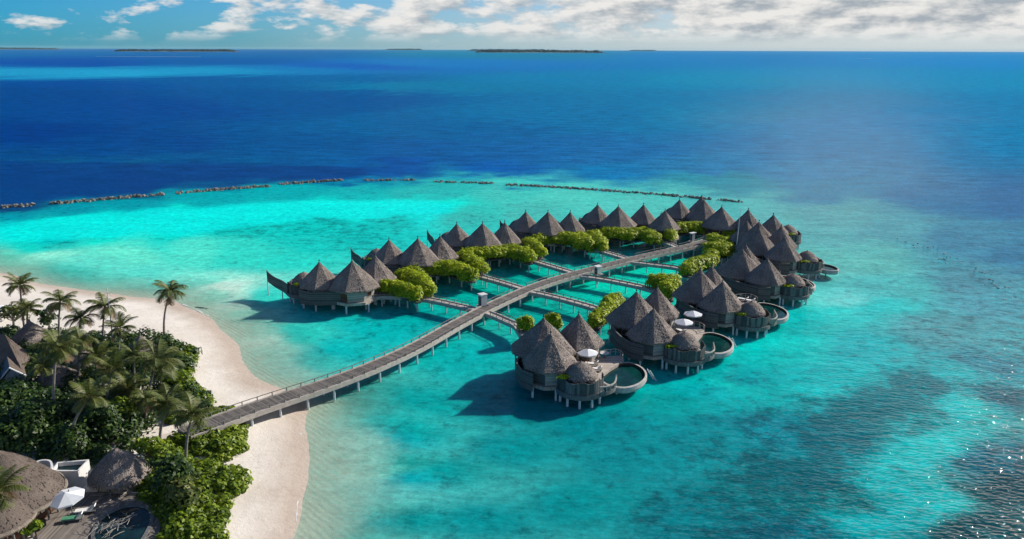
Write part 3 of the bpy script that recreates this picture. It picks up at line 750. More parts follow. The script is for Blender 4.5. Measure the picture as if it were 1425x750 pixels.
        pb.build('balustrade', [M['board'], M['kerb']], v)
    # plunge pool
    if pool:
        out = crom([(*Lc(*p), 0) for p in [(7.5, .2), (8.6, 2.6), (10.3, 5.0), (12.2, 5.9), (13.6, 4.6), (14.1, 2.4), (13.7, .2), (12.2, -2.0), (10.2, -3.0), (8.2, -2.0)]], 5, True)
        if psc != 1:
            mx_, my_ = sum(p.x for p in out) / len(out), sum(p.y for p in out) / len(out)
            for p in out: p.x = mx_ + (p.x - mx_) * psc + psh[0]; p.y = my_ + (p.y - my_) * psc + psh[1]
        cx = sum(p.x for p in out) / len(out); cy = sum(p.y for p in out) / len(out)
        sc_ = lambda f: [((p.x - cx) * f + cx, (p.y - cy) * f + cy) for p in out]
        o1, o2, o3, o4 = sc_(1.10), sc_(1.075), sc_(1.0), sc_(.8)
        b = MB(); n = len(out)
        rows = [b.add([(x, y, z) for x, y in pts]) for pts, z in ((o4, .95), (sc_(1.05), 1.05), (o1, 1.35), (o1, 1.95), (o2, 2.0), (o3, 2.02), (o3, 1.45))]
        sgn = 1 if not mir else -1
        for a, c in zip(rows[:-1], rows[1:]):
            for k in range(n):
                j = (k + 1) % n; f = (a + k, a + j, c + j, c + k); b.face(f if sgn < 0 else tuple(reversed(f)))
        b.face([rows[0] + k for k in range(n)])
        b.mi = [1 if q >= 5 * n and q < 6 * n else 0 for q in range(len(b.f))]; po = b.build('pool', [M['stone_grey'], M['rim_brown']], v)
        wv = MB(); wv.face(list(range(wv.add([(x, y, 1.84) for x, y in sc_(1.005)]), n)) if False else [wv.add([(x, y, 1.72)]) for x, y in (sc_(1.005) if not mir else list(reversed(sc_(1.005))))])
        wv.build('pool_water', M['pool_water'], po)
        if not far:
            lad = MB(); q0 = Vector((*Lc(14.9, 3.6), 0)); dq = Vector((*Lc(.55, .25), 0)); dt = Vector((*Lc(-.3, .6), 0)).normalized()
            for sgn_ in (-1, 1): lad.tube([q0 + dt * .35 * sgn_ + Vector((0, 0, 1.9)), q0 + dq * 2.6 + dt * .35 * sgn_ + Vector((0, 0, -.5))], .06, 5)
            for k in range(6): m_ = q0 + dq * (.4 * k) + Vector((0, 0, 1.7 - .37 * k)); lad.tube([m_ - dt * .35, m_ + dt * .35], .05, 5)
            lad.build('ladder', M['metal'], v)
    # rope rail at the far edge of the terrace
    rp = [tuple(cl + Vector(Lc(3.3, -.6))), Lc(10.6, 8.9), Lc(11.3, 8.2), Lc(11.5, 7.0), Lc(11.3, 6.0)]
    rp = [Vector((*p, 0)) for p in rp]
    rl = MB(); acc = []
    for a, b_ in zip(rp[:-1], rp[1:]):
        k = max(1, int((b_ - a).length / .9))
        acc += [a.lerp(b_, i / k) for i in range(k)]
    acc.append(rp[-1])
    for p in acc: rl.box((p.x, p.y, 2.65), (.1, .1, 1.0))
    rl.tube([p + Vector((0, 0, 3.15)) for p in acc], .05, 5); rl.tube([p + Vector((0, 0, 2.7)) for p in acc], .03, 4)
    rl.build('rope_rail', M['kerb'], v)
    # piles
    pp = []
    for key in 'ABC':
        off, rot = rots[key]
        for x, y in octpts(ROOF[key][0] * .84, rot + .2, 6): pp.append((x + off.x, y + off.y))
    pp += [(dc[0] + 2.9 * math.cos(a), dc[1] + 2.9 * math.sin(a)) for a in [R(th) + (R(g) if not mir else -R(g)) for g in (190, 228, 264, 300, 336)]]
    pp += [Lc(9.6, -1.0), Lc(12.4, 0), Lc(12.4, 3.4), Lc(9.6, 7.6), Lc(6.2, 1.2)] if psc == 1 else [Lc(9.6, 7.6), Lc(6.2, 1.2), (Lc(11, 1.3)[0] + psh[0], Lc(11, 1.3)[1] + psh[1])]
    for x, y in pp:
        link('pile', PILE_ME, v, (x, y, 1.62 if (x - Lc(11.5, 2)[0]) ** 2 + (y - Lc(11.5, 2)[1]) ** 2 > 14 and psc == 1 else 1.2))
    # planter greenery on the ledge
    if planter:
        q = Lc(1.9, -4.3)
        shrub_top('planter_shrub', (A.x + q[0], A.y + q[1], 3.9), (1.1, .6, .35), 160, planter, 'shrubs trailing over villa walls', 'hedge', .16)
    return v, (lambda x, y: (A.x + Lc(x, y)[0], A.y + Lc(x, y)[1]))


def apx(p, k): return at(p[0], p[1], APEX[k] + .1)


LV = [((444, 364.5), (490, 362.5), (522, 355.5)), ((541, 333), (581, 331), (612, 327.5)), ((635, 310.5), (671, 309.5), (702, 308)), ((731, 293), (762, 293), (793, 293)), ((831, 282.5), (860, 284.5), (895, 282))]
LT = [103, 93, 80, 74, 66]
RV = [((767, 462), (757, 440), (806, 434)), ((910, 426), (886, 403), (915, 397)), ((1006, 388), (975, 372), (991, 367)), ((1068, 355), (1033, 343), (1038, 337)), ((1092, 326), (1056, 314), (1087, 311))]
RT = [0, 9, 16, 31, 36]
LL = ['left row villa nearest the beach, its long dark plank screen sweeping over pale water',
      'second left row villa from the beach, behind the first tall hedge',
      'third left row villa from the beach, between the two middle hedges',
      'fourth left row villa from the beach, halfway along the row of cones',
      'fifth left row villa from the beach, behind the widest arching hedge']
RL = ['nearest right row villa, in the foreground, one open parasol on its sunlit terrace',
      'second villa of the right row, with two parasols on its shaded terrace',
      'third right row villa, white loungers on its terrace and no parasol',
      'fourth right row villa, dark cones and a dome with hanging green leaves',
      'fifth right row villa, its dome and pool sticking out farthest right']
LPL = ['white flowering shrub on the wall of the nearest left villa', 'small green shrub by the dome of the second left villa', 'small green shrub by the dome of the third left villa', None, None]
RPL = ['yellow green shrub on the board wall of the nearest right villa', 'low shrub on the board wall of the second right villa', 'pale dry shrub on the board wall of the third right villa', 'hanging green shrub on the wall of the fourth right villa', 'yellow flowering shrub on the wall of the fifth right villa']
LF = {}
for i, (t, th) in enumerate(zip(LV, LT)):
    _, LF['L%d' % i] = villa(apx(t[0], 'A'), apx(t[1], 'B'), apx(t[2], 'C'), th, True, LL[i], 'thatched villas of the left row', i > 0, planter=LPL[i], tip=[(371, 378), (488, 346), (594, 320), (695, 304.5), (806, 297)][i], prow=i < 4)
for i, (t, th) in enumerate(zip(RV, RT)):
    _, LF['R%d' % i] = villa(apx(t[0], 'A'), apx(t[1], 'B'), apx(t[2], 'C'), th, False, RL[i], 'thatched villas of the right row', i > 2, planter=RPL[i], psh=(1.9, -6.9) if i == 4 else (0, 0), psc=.66 if i == 4 else 1.0)
# two villas at the far end
_, LF['E0'] = villa(apx((1076, 295), 'A'), apx((1056, 305), 'B'), apx((1041, 288), 'C'), 62, False, 'farthest right row villa with a brown dome and bright shrub behind', 'thatched villas of the right row', True, planter='bright green shrub on the wall of the farthest right villa')
_, LF['E1'] = villa(apx((945, 275), 'A'), apx((979, 275), 'B'), apx((976, 270.5), 'C'), 60, True, 'villa at the far end, its tallest cone reaching the breakwater line', 'thatched villas of the left row', True, prow=False)


def pavilion(px, py, key, label):
    p = at(px, py, APEX[key] + .1)
    v = thing('thatched_pavilion', (p.x, p.y, 0), label, 'pavilion', 'single cone pavilions at the far end')
    ro = link('roof', ROOF_ME[key], v, (0, 0, EAVE[key]), R(px)); link('finial', FINIAL_ME, ro, (0, 0, ROOF[key][1] * 1.03))
    cabin(v, Vector((0, 0)), key, R(px), R(200))
    d = MB(); d.prism(octpts(ROOF[key][0] * .95, R(px)), 1.6, 2.15); d.build('deck', M['deck'], v)
    for x, y in octpts(ROOF[key][0] * .84, R(px), 6): link('pile', PILE_ME, v, (x, y, 1.62))


pavilion(925, 290, 'A', 'small single cone pavilion just left of the end of the jetty behind the hedge')
pavilion(1004, 284.5, 'B', 'large single cone pavilion with pale walls at the end of the jetty')
pavilion(1039, 304, 'C', 'single cone pavilion tucked between the flagpole and the tall right cones')


# ------------------------------------------------------------------ terrace furniture
def parasol_parts(v, rad=1.6, h=2.6, tilt=0):
    b = MB()
    n = 8
    for k in range(n):
        a0, a1 = 2 * math.pi * k / n, 2 * math.pi * (k + 1) / n
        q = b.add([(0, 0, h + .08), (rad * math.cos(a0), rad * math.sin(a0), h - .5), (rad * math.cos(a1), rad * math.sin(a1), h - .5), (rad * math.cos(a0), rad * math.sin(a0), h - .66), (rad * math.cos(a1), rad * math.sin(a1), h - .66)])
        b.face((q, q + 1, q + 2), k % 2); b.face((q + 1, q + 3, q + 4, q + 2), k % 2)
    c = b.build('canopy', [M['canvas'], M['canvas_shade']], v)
    if tilt: c.rotation_euler = (R(tilt), R(-tilt * .6), 0)
    b = MB(); b.lathe([(.05, 0), (.035, h - .05), (.06, h + .05), (.02, h + .25)], n=8); b.build('pole', M['board'], v)
    b = MB(); b.box((0, 0, .05), (.6, .6, .1)); b.build('base_plate', M['stone_grey'], v)


def parasol(xy, z, label, **k):
    v = thing('parasol', (xy[0], xy[1], z), label, 'parasol', 'white parasols'); parasol_parts(v, **k); return v


def lounger(xy, z, rz, label, towel=False):
    v = thing('sun_lounger', (xy[0], xy[1], z), label, 'sun lounger', 'sun loungers', rz)
    b = MB(); b.box((0, 0, .28), (2.0, .7, .07)); b.box((-.95, 0, .28), (.08, .72, .12)); b.build('frame', M['board'], v)
    for x in (-.85, .85):
        for y in (-.3, .3):
            b = MB(); b.box((x, y, .12), (.07, .07, .24)); b.build('leg', M['board'], v)
    b = MB(); b.box((.3, 0, .38), (1.35, .64, .12), 0, 1 if towel else 0); b.build('cushion', [M['white'], M['green_towel']], v)
    b = MB()
    q = b.add([(-.38, -.32, .34), (-.38, .32, .34), (-1.0, .32, .78), (-1.0, -.32, .78), (-.38, -.32, .45), (-.38, .32, .45), (-.95, .32, .88), (-.95, -.32, .88)])
    for f in ((0, 1, 2, 3), (7, 6, 5, 4), (0, 4, 5, 1), (1, 5, 6, 2), (2, 6, 7, 3), (3, 7, 4, 0)): b.face([q + i for i in f])
    b.build('backrest', M['white'], v)


def side_table(xy, z, label, r=.6):
    v = thing('round_table', (xy[0], xy[1], z), label, 'table', 'round terrace tables')
    b = MB(); b.lathe([(.02, .68), (r, .68), (r, .73), (.02, .735)], n=20); b.build('tabletop', M['plaster'], v)
    b = MB(); b.lathe([(.25, 0), (.06, .06), (.06, .68)], n=10); b.build('pedestal', M['board'], v)


DZ = 2.17
parasol(at(818, 508, DZ)[:2], DZ, 'white parasol on the sunlit terrace of the nearest right villa')
side_table(at(842, 496, DZ)[:2], DZ, 'round grey table beyond the parasol on the nearest right terrace', .75)
lounger(at(824, 508, DZ)[:2], DZ, R(165), 'white sun lounger under the parasol of the nearest right villa, farther of two')
lounger(at(829, 515, DZ)[:2], DZ, R(165), 'white sun lounger on the nearest right terrace, nearer of two, beside the dome')
parasol(at(964, 451, DZ)[:2], DZ, 'pale blue shaded parasol on the second right terrace, upper of its two parasols')
parasol(at(951, 463, DZ)[:2], DZ, 'white parasol on the second right terrace beside the dome, lower of its two')
lounger(at(948, 461, DZ)[:2], DZ, R(120), 'white sun lounger under the lower parasol of the second right villa')
lounger(at(1034, 416, DZ)[:2], DZ, R(150), 'white sun lounger on the third right terrace by the railing, left of two')
lounger(at(1043, 418, DZ)[:2], DZ, R(150), 'white sun lounger on the third right terrace, nearer the pool, right of two')


# ------------------------------------------------------------------ jetty and side walkways
def ribbon(path, wid, name, parent, z0, z1, mats, uvw=True):
    """deck strip with side faces along a path"""
    b = MB(); P = [Vector((p[0], p[1], 0)) for p in path]; n = len(P); dist = 0; prev = None; rows = []
    for i, p in enumerate(P):
        d = (P[min(i + 1, n - 1)] - P[max(i - 1, 0)]).normalized(); nn = Vector((-d.y, d.x, 0)); w = wid[i] if hasattr(wid, '__len__') else wid
        if prev is not None: dist += (p - prev).length
        prev = p; l, r = p + nn * w / 2, p - nn * w / 2
        rows.append((b.add([(l.x, l.y, z1), (r.x, r.y, z1), (l.x, l.y, z0), (r.x, r.y, z0)]), dist, w))
    for (a, d0, w0), (c, d1, w1) in zip(rows[:-1], rows[1:]):
        b.face((a + 1, c + 1, c, a)); b.quad_uv([(w0, d0), (w1, d1), (0, d1), (0, d0)])
        b.face((a, c, c + 2, a + 2), 1); b.face((a + 3, c + 3, c + 1, a + 1), 1); b.face((a + 2, c + 2, c + 3, a + 3), 1)
    a = rows[0][0]; b.face((a, a + 2, a + 3, a + 1), 1); a = rows[-1][0]; b.face((a + 1, a + 3, a + 2, a), 1)
    return b.build(name, mats, parent)


def offset(path, off):
    P = [Vector((p[0], p[1], 0)) for p in path]; n = len(P); out = []
    for i, p in enumerate(P):
        d = (P[min(i + 1, n - 1)] - P[max(i - 1, 0)]).normalized(); nn = Vector((-d.y, d.x, 0))
        out.append(p + nn * (off[i] if hasattr(off, '__len__') else off))
    return out


def resample(path, step):
    P = [Vector((p[0], p[1], 0)) for p in path]; out = [P[0]]; acc = 0
    for a, b in zip(P[:-1], P[1:]):
        L_ = (b - a).length; t = step - acc
        while t < L_: out.append(a.lerp(b, t / L_)); t += step
        acc = (acc + L_) % step
    return out


JP = [(258, 606), (300, 591), (345, 574), (400, 555), (460, 534.5), (520, 511), (580, 483), (640, 449), (700, 418), (760, 393), (830, 372.5), (900, 354.5), (960, 340.5), (990, 331)]
J = [at(*p, 2.2) for p in JP]
J = [p for p in crom(J, 6)]
nJ = len(J); JW = [3.5 - .8 * min(1, i / (nJ * .55)) for i in range(nJ)]
jt = thing('boardwalk', (J[0].x, J[0].y, 0), 'long main timber boardwalk curving from the beach between the two villa rows', 'boardwalk')
jo = Vector((J[0].x, J[0].y, 0))
JL = [p - jo for p in J]
gaps_l = [(659, 431), (723, 402), (791, 378.5), (868, 359), (939, 343)]; gaps_r = [(680, 434), (741, 405), (812, 382), (884, 363)]
dk = ribbon(JL, JW, 'deck', jt, 1.75, 2.2, [M['jetty'], M['kerb']])


def rails(path, wid, parent, gaps, zb=2.2, hgt=.55, step=2.2, both=(1, -1)):
    for sgn in both:
        k = MB(); e = offset(path, [sgn * w / 2 for w in wid]) if hasattr(wid, '__len__') else offset(path, sgn * wid / 2)
        k.wall([(p.x, p.y) for p in e], zb - .5, zb + .16, .26); k.build('kerb', M['kerb'], parent)
        pts = resample(e, step)
        segs = [[]]
        for p in pts:
            if any((Vector((p.x, p.y)) - g).length < 1.5 for g in gaps): segs.append([]); continue
            segs[-1].append(p)
        for sg in segs:
            if len(sg) < 2: continue
            rb = MB()
            for p in sg: rb.box((p.x, p.y, zb + hgt / 2 + .05), (.11, .11, hgt))
            rb.tube([p + Vector((0, 0, zb + hgt + .1)) for p in sg], .06, 5)
            rb.build('railing', M['rail'], parent)


GP = [Vector(at(*p, 2.2)[:2]) - Vector((jo.x, jo.y)) for p in gaps_l + gaps_r]
rails(JL, JW, jt, GP)
for i, p in enumerate(resample(JL, 4.2)):
    if i < 1: continue
    k = min(range(nJ), key=lambda q: (JL[q] - p).length); d = (JL[min(k + 1, nJ - 1)] - JL[max(k - 1, 0)]).normalized(); nn = Vector((-d.y, d.x, 0))
    for s in (-1, 1): q = p + nn * s * JW[k] * .42; link('pile', PILE_ME, jt, (q.x, q.y, 1.76), 0, (1, 1, 1.15))
    b_ = MB(); b_.box((p.x, p.y, 1.64), (.3, JW[k] * .95, .2), math.atan2(d.y, d.x)); b_.build('cross_beam', M['kerb'], jt)
WL = [[(661, 430.5), (630, 423.5), (600, 417.5), (565, 413.5), (528, 413), (505, 418)], [(725, 400.5), (700, 393), (667, 384), (650, 378)], [(794, 377.5), (770, 370.5), (744, 362.7), (728, 357)], [(870, 358), (848, 351.5), (825.6, 345), (812, 340)], [(942, 342.5), (930, 337.5), (918, 333.6), (908, 329)]]
WR = [[(678, 435), (692, 440), (708, 447), (721, 453), (730, 466)], [(739, 405.5), (760, 409.5), (787, 416), (827, 427), (845, 436)], [(809, 383), (835, 386.5), (860, 390.7), (900, 399), (925, 408)], [(880, 363), (905, 366), (944, 371), (975, 381)]]
WLL = ['pale side walkway curving from the boardwalk to the nearest left villa', 'pale side walkway leading to the second left villa', 'pale side walkway leading to the third left villa', 'pale side walkway leading to the fourth left villa', 'short pale side walkway leading to the fifth left villa']
WRL = ['short side walkway dropping from the boardwalk to the nearest right villa', 'side walkway leading from the boardwalk to the second right villa', 'side walkway leading from the boardwalk to the third right villa', 'side walkway leading from the boardwalk to the fourth right villa']
for W, lab in zip(WL + WR, WLL + WRL):
    P = crom([at(*p, 2.19) for p in W], 5); o = Vector((P[0].x, P[0].y, 0))
    w = thing('walkway', o, lab, 'walkway', 'side walkways branching off the boardwalk'); pl = [p - o for p in P]
    zt = 2.185
    ribbon(pl, 1.35, 'deck', w, 1.8, zt, [M['deck_uv'], M['kerb']])
    rails(pl, 1.5, w, [Vector((0, 0))], zt, .5, 1.8)
    for p in resample(pl, 3.4)[1:]:
        link('pile', PILE_ME, w, (p.x, p.y, 1.8), 0, (.8, .8, 1.1))


def kiosk(px, py, label, w=1.2, h=2.1, flat=False):
    p = at(px, py, 2.2); v = thing('service_cabinet', (p.x, p.y, 2.2), label, 'cabinet', 'service cabinets beside the boardwalk', R(35))
    b = MB(); b.box((0, 0, h / 2), (w, w, h)); b.build('body', M['plaster'], v)
    b = MB(); b.box((0, 0, h + .06), (w + .25 + (.7 if flat else 0), w + .25, .12)); b.build('roof', M['plaster'], v)
    b = MB(); b.box((-w / 2 - .02, 0, h * .46), (.05, w * .75, h * .8)); d_ = b.build('door', M['wood_grey'], v)
    b = MB(); b.box((-w / 2 - .06, w * .25, h * .46), (.04, .05, .2)); b.build('handle', M['metal'], d_)
    b = MB(); b.box((0, 0, -.1), (w + .6, w + .6, .2)); b.build('plinth', M['kerb'], v)
    link('pile', PILE_ME, v, (0, 0, -.2), 0, (1, 1, 1.4))


kiosk(672, 425, 'white box cabinet beside the boardwalk at the first side walkway')
kiosk(832, 380, 'grey box cabinet in the middle of the boardwalk on its right edge', 1.1, 1.6)
kiosk(963, 333.5, 'white T shaped cabinet beside the far end of the boardwalk', .8, 2.0, True)

fp = at(1023.5, 352, 2.2); fpt = at(1025.5, 301, 2.2)
fv = thing('flagpole', (fp.x, fp.y, 2.0), 'slender white flagpole standing between the far hedge and the dark cones', 'flagpole')
b = MB(); b.tube([(0, 0, 0), (.15, 0, 5), (.3, 0, 11.0)], [.1, .08, .04], 8); b.build('pole', M['white'], fv)
b = MB(); b.lathe([(.28, -.6), (.28, .12), (.1, .14)], n=12); b.build('base', M['pile'], fv)


# ------------------------------------------------------------------ hedges on the platforms
def hedge(blobs, label, zc=3.3, rz=1.55, plat=True, k=1.3):
    bl = []
    for px, py, w in blobs:
        p = at(px, py, zc); dep = p.y * math.cos(PITCH) + (CH - zc) * math.sin(PITCH); r = w / 2 / F * dep * k
        bl.append((p, r))
    o = Vector((bl[0][0].x, bl[0][0].y, 0))
    core = list(bl)
    for (p_, r_), (q_, s_) in zip(core[:-1], core[1:]):
        if (p_ - q_).length < 2.6 * (r_ + s_):
            for f_ in (.33, .67): bl.append((p_.lerp(q_, f_), (r_ + s_) / 2 * random.uniform(.82, 1.0)))
    v = thing('hedge', o, label, 'hedge', 'yellow green hedges before the villas')
    B_ = []
    for p, r in bl:
        q = p - o
        B_.append(((q.x, q.y, zc), (r, r, rz)))
        for _ in range(5):
            a = random.uniform(0, 6.28); rr_ = random.uniform(.28, .5); f_ = random.uniform(.3, .95); B_.append(((q.x + r * f_ * math.cos(a), q.y + r * f_ * math.sin(a), zc + rz * random.uniform(.2, .85) * (1.1 - f_ * .6)), (r * rr_, r * rr_, rz * rr_)))
        for _ in range(3):
            a = random.uniform(0, 6.28); B_.append(((q.x + r * .6 * math.cos(a), q.y + r * .6 * math.sin(a), zc + random.uniform(-1.0, .35)), (r * .62, r * .62, rz * .62)))
    link('foliage', quads_mesh('foliage', foliage(B_, .2, 24, .6), M['hedge']), v)
    st = MB()
    for p, r in bl:
        q = p - o
        for _ in range(3):
            a = random.uniform(0, 6.28); st.tube([(q.x + .3 * math.cos(a), q.y + .3 * math.sin(a), 2.1), (q.x + r * .5 * math.cos(a), q.y + r * .5 * math.sin(a), zc)], [.09, .04], 5)
    st.build('stems', M['trunk'], v)
    pl = MB()
    for i, (p, r) in enumerate(bl):
        q = p - o
        pl.prism([(q.x + r * .7 * math.cos(a), q.y + r * .7 * math.sin(a)) for a in np.linspace(0, 6.283, 10, endpoint=False)], 1.82 - .004 * (i % 7), 2.08 + .005 * (i % 7))
    pl.build('planter', M['wood_grey'], v)
    for p, r in core:
        q = p - o
        link('pile', PILE_ME, v, (q.x + r * .1, q.y - r * .3, 1.68), 0, (.85, .85, 1))


HEDGES = [
 ([(533, 401, 17), (549, 402, 19), (566, 406, 19), (580, 411, 16)], 'low hedge along the first left walkway beside the nearest villa'),
 ([(562, 384, 20), (576, 388, 24), (588, 397, 21), (597, 405, 16)], 'bushy hedge falling from the second left villa toward the first walkway'),
 ([(574, 379, 18), (589, 374, 22), (606, 373, 24), (624, 373, 24), (641, 378, 24), (655, 383, 18)], 'long arching hedge over shadowed water in front of the second left villa'),
 ([(646, 358, 18), (658, 366, 20), (669, 375, 17)], 'small bushy hedge left of the second left walkway'),
 ([(650, 355, 16), (663, 353, 20), (678, 353, 21), (693, 351, 22), (708, 348, 22), (723, 352, 22), (735, 358, 17)], 'long arching hedge over shadowed water in front of the third left villa'),
 ([(736, 338, 15), (743, 345, 17), (751, 352, 15)], 'small bushy hedge left of the third left walkway'),
 ([(749, 334, 15), (765, 330, 20), (781, 331, 21), (797, 331, 22), (812, 338, 21)], 'long arching hedge in front of the fourth left villa'),
 ([(806, 329, 14), (815, 334, 15), (820, 341, 12)], 'small hedge clump right of the fourth left villa by the next walkway'),
 ([(824, 328, 16), (834, 337, 16), (838, 343, 10)], 'round hedge clump left of the fourth left walkway'),
 ([(843, 323, 17), (861, 325, 22), (880, 325, 23), (896, 324, 22), (909, 330, 18)], 'widest arching hedge in front of the fifth left villa'),
 ([(926, 321, 17), (934, 328, 14)], 'bright hedge clump left of the far end of the boardwalk'),
 ([(944, 317, 18), (960, 315, 18), (974, 316, 15)], 'farthest bright hedge above the end of the boardwalk'),
 ([(1004, 320, 16), (1014, 321, 13)], 'small topmost bush on the right at the end of the boardwalk'),
 ([(992, 331, 14), (1004, 338, 22), (1014, 336, 15)], 'large bright hedge left of the flagpole base'),
 ([(990, 343, 16), (1003, 347, 20), (1012, 344, 14), (990, 354, 16)], 'hedge spilling down toward the dark cones right of the boardwalk'),
 ([(956, 374, 16), (968, 367, 20), (980, 363, 18), (990, 360, 14)], 'hedge at the end of the fourth right walkway'),
 ([(910, 391, 16), (923, 391, 20), (936, 391, 18), (928, 401, 18), (933, 407, 12)], 'hedge between the second and third right villas at the third walkway end'),
 ([(846, 424, 18), (858, 419, 18), (848, 432, 18), (835, 440, 17), (829, 447, 14)], 'hedge left of the second right villa at the second walkway end'),
 ([(729, 452, 13), (737, 452, 10)], 'small dark green bush at the end of the first right walkway'),
 ([(768, 447, 12), (776, 449, 10)], 'small bush showing between the two nearest right cones'),
]
for bl, lab in HEDGES: hedge(bl, lab)


# ------------------------------------------------------------------ breakwater and reef rocks
def rock_verts(b, c, r, mi=0):
    t = (1 + 5 ** .5) / 2
    base = [(-1, t, 0), (1, t, 0), (-1, -t, 0), (1, -t, 0), (0, -1, t), (0, 1, t), (0, -1, -t), (0, 1, -t), (t, 0, -1), (t, 0, 1), (-t, 0, -1), (-t, 0, 1)]
    fs = [(0, 11, 5), (0, 5, 1), (0, 1, 7), (0, 7, 10), (0, 10, 11), (1, 5, 9), (5, 11, 4), (11, 10, 2), (10, 7, 6), (7, 1, 8), (3, 9, 4), (3, 4, 2), (3, 2, 6), (3, 6, 8), (3, 8, 9), (4, 9, 5), (2, 4, 11), (6, 2, 10), (8, 6, 7), (9, 8, 1)]
    s = (random.uniform(.7, 1.2), random.uniform(.7, 1.2), random.uniform(.6, 1.0)); a = random.uniform(0, 6.28)
    pts = []
    for x, y, z in base:
        k = r / 1.9 * random.uniform(.75, 1.2); x, y, z = x * k * s[0], y * k * s[1], z * k * s[2]
        pts.append((c[0] + x * math.cos(a) - y * math.sin(a), c[1] + x * math.sin(a) + y * math.cos(a), c[2] + z))
    q = b.add(pts)
    for f in fs: b.face([q + i for i in f], mi)


BW = [((-40, 297), (47, 291), 'rock breakwater leaving the left edge of the picture'), ((68, 289), (227, 275), 'rock breakwater second from the left, above the cyan lagoon'),
      ((244, 272.5), (375, 262), 'rock breakwater third from the left'), ((388, 259), (478, 253), 'rock breakwater fourth from the left, at the lagoon top'),
      ((506, 252.6), (578, 252), 'short faint rock breakwater in the middle of the line'), ((600, 254), (685, 256), 'rock breakwater right of the short faint one'),
      ((702, 257.5), (832, 264), 'long thin rock breakwater above the fourth left villa'), ((835, 264), (1033, 279), 'rock breakwater running right behind the farthest cones')]
for p0, p1, lab in BW:
    a, b2 = at(*p0), at(*p1); o = Vector((a.x, a.y, 0)); L_ = (b2 - a).length; n = int(L_ * 7); dr_ = (b2 - a).normalized(); nn = Vector((-dr_.y, dr_.x, 0))
    b = MB(); thin = .6 if 'faint' in lab or 'thin' in lab or 'running' in lab else 1
    for i in range(n):
        t = random.uniform(0, L_); s = random.gauss(0, .9); c = dr_ * t + nn * (s + math.sin(t * .07) * .8)
        rock_verts(b, (c.x, c.y, max(-.1, .5 - abs(s) * .35) * thin + random.uniform(-.35, .25)), random.uniform(.25, .62) * (.8 if thin < 1 else 1))
    tag(b.build('rock_breakwater', M['rock'], None, o), lab, 'breakwater', 'rock breakwaters along the reef edge')
reef_line = crom([at(*p) for p in [(1268, 335), (1295, 345), (1322, 356), (1350, 370), (1385, 388), (1425, 412)]], 8)
random.seed(21)
for i in range(85):
    p = reef_line[random.randrange(len(reef_line))]
    b = MB(); r = random.uniform(.14, .36)
    for _ in range(random.choice((1, 2, 2, 3))): rock_verts(b, (random.uniform(-1.2, 1.2), random.uniform(-.5, .5), random.uniform(-.18, -.04)), r * random.uniform(.6, 1))
    tag(b.build('reef_rock', M['rock_wet'], None, (p.x + random.gauss(0, 2.4), p.y + random.gauss(0, 3.0), 0)), 'small dark rock just breaking the surface in the loose line at the right', 'rock', 'loose reef rocks at the right')
# ------------------------------------------------------------------ island: shrubs, palms, roofs
def scrub(name, poly_px, n, size, zmax, mat, label=None, rr=(.7, 1.5), seed=3, dens=11, inner=0, leaf=.3, thing_=None):
    poly = [tuple(onland(*p)[:2]) for p in poly_px]
    xs = [p[0] for p in poly]; ys = [p[1] for p in poly]; r_ = np.random.default_rng(seed)
    B_ = []
    tries = 0
    while len(B_) < n and tries < n * 60:
        tries += 1
        x, y = r_.uniform(min(xs), max(xs)), r_.uniform(min(ys), max(ys))
        if not in_poly(np.array([x]), np.array([y]), poly)[0]: continue
        d = float(poly_dist(np.array([x]), np.array([y]), poly)[0])
        r = r_.uniform(*rr)
        if d < r * .45: r = max(.45, d * 1.3)
        h = (zmax * (.45 + .55 * r_.random())) * min(1, .3 + d / 3.0)
        B_.append(((x, y, lz(x, y) + h * .45), (r, r, max(.4, h * .62))))
    o = link(name, quads_mesh(name, foliage(B_, leaf, dens), M[mat]))
    return o


V1 = [(-60, 520), (-60, 640), (40, 650), (100, 648), (140, 640), (180, 640), (200, 612), (225, 598), (262, 588), (288, 582), (297, 566), (290, 552), (272, 540), (267, 530), (270, 516), (279, 500), (272, 490), (258, 487), (240, 482), (226, 474), (205, 470), (180, 474), (150, 478), (120, 476), (90, 470), (60, 474), (30, 470), (-60, 480)]
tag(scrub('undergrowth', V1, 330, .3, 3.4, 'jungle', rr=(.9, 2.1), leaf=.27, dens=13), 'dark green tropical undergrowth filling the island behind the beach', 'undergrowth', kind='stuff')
VE = [(226, 474), (258, 487), (272, 490), (279, 500), (270, 516), (267, 530), (272, 540), (290, 552), (297, 566), (288, 582), (262, 588), (235, 594), (222, 575), (235, 540), (240, 505), (230, 488)]
tag(scrub('beach_scrub', VE, 120, .25, 1.9, 'scrub', rr=(.7, 1.4), leaf=.27, seed=5, dens=15), 'bright green beach scrub edging the jungle above the boardwalk', 'shrub', kind='stuff')
VB = [(297, 574), (320, 571), (331, 573), (318, 578), (296, 586), (282, 590), (284, 580)]
tag(scrub('beach_scrub', VB, 26, .25, 1.0, 'scrub', rr=(.5, 1.0), leaf=.25, seed=6, dens=15), 'small wedge of scrub against the upper side of the boardwalk start', 'shrub', kind='stuff')
V2 = [(238, 612), (262, 607), (290, 604), (312, 600), (330, 596), (341, 595), (344, 610), (344, 632), (330, 644), (308, 645), (285, 640), (262, 634), (240, 630)]
tag(scrub('beach_scrub', V2, 130, .25, 1.7, 'scrub', rr=(.6, 1.3), leaf=.25, seed=8, dens=16), 'bright green scrub patch below the boardwalk with sand on its right', 'shrub', kind='stuff')
V3 = [(215, 618), (238, 625), (260, 642), (290, 652), (318, 652), (338, 659), (348, 672), (346, 684), (326, 700), (319, 716), (318, 760), (215, 775), (225, 735), (205, 705), (190, 690), (205, 665), (208, 640)]
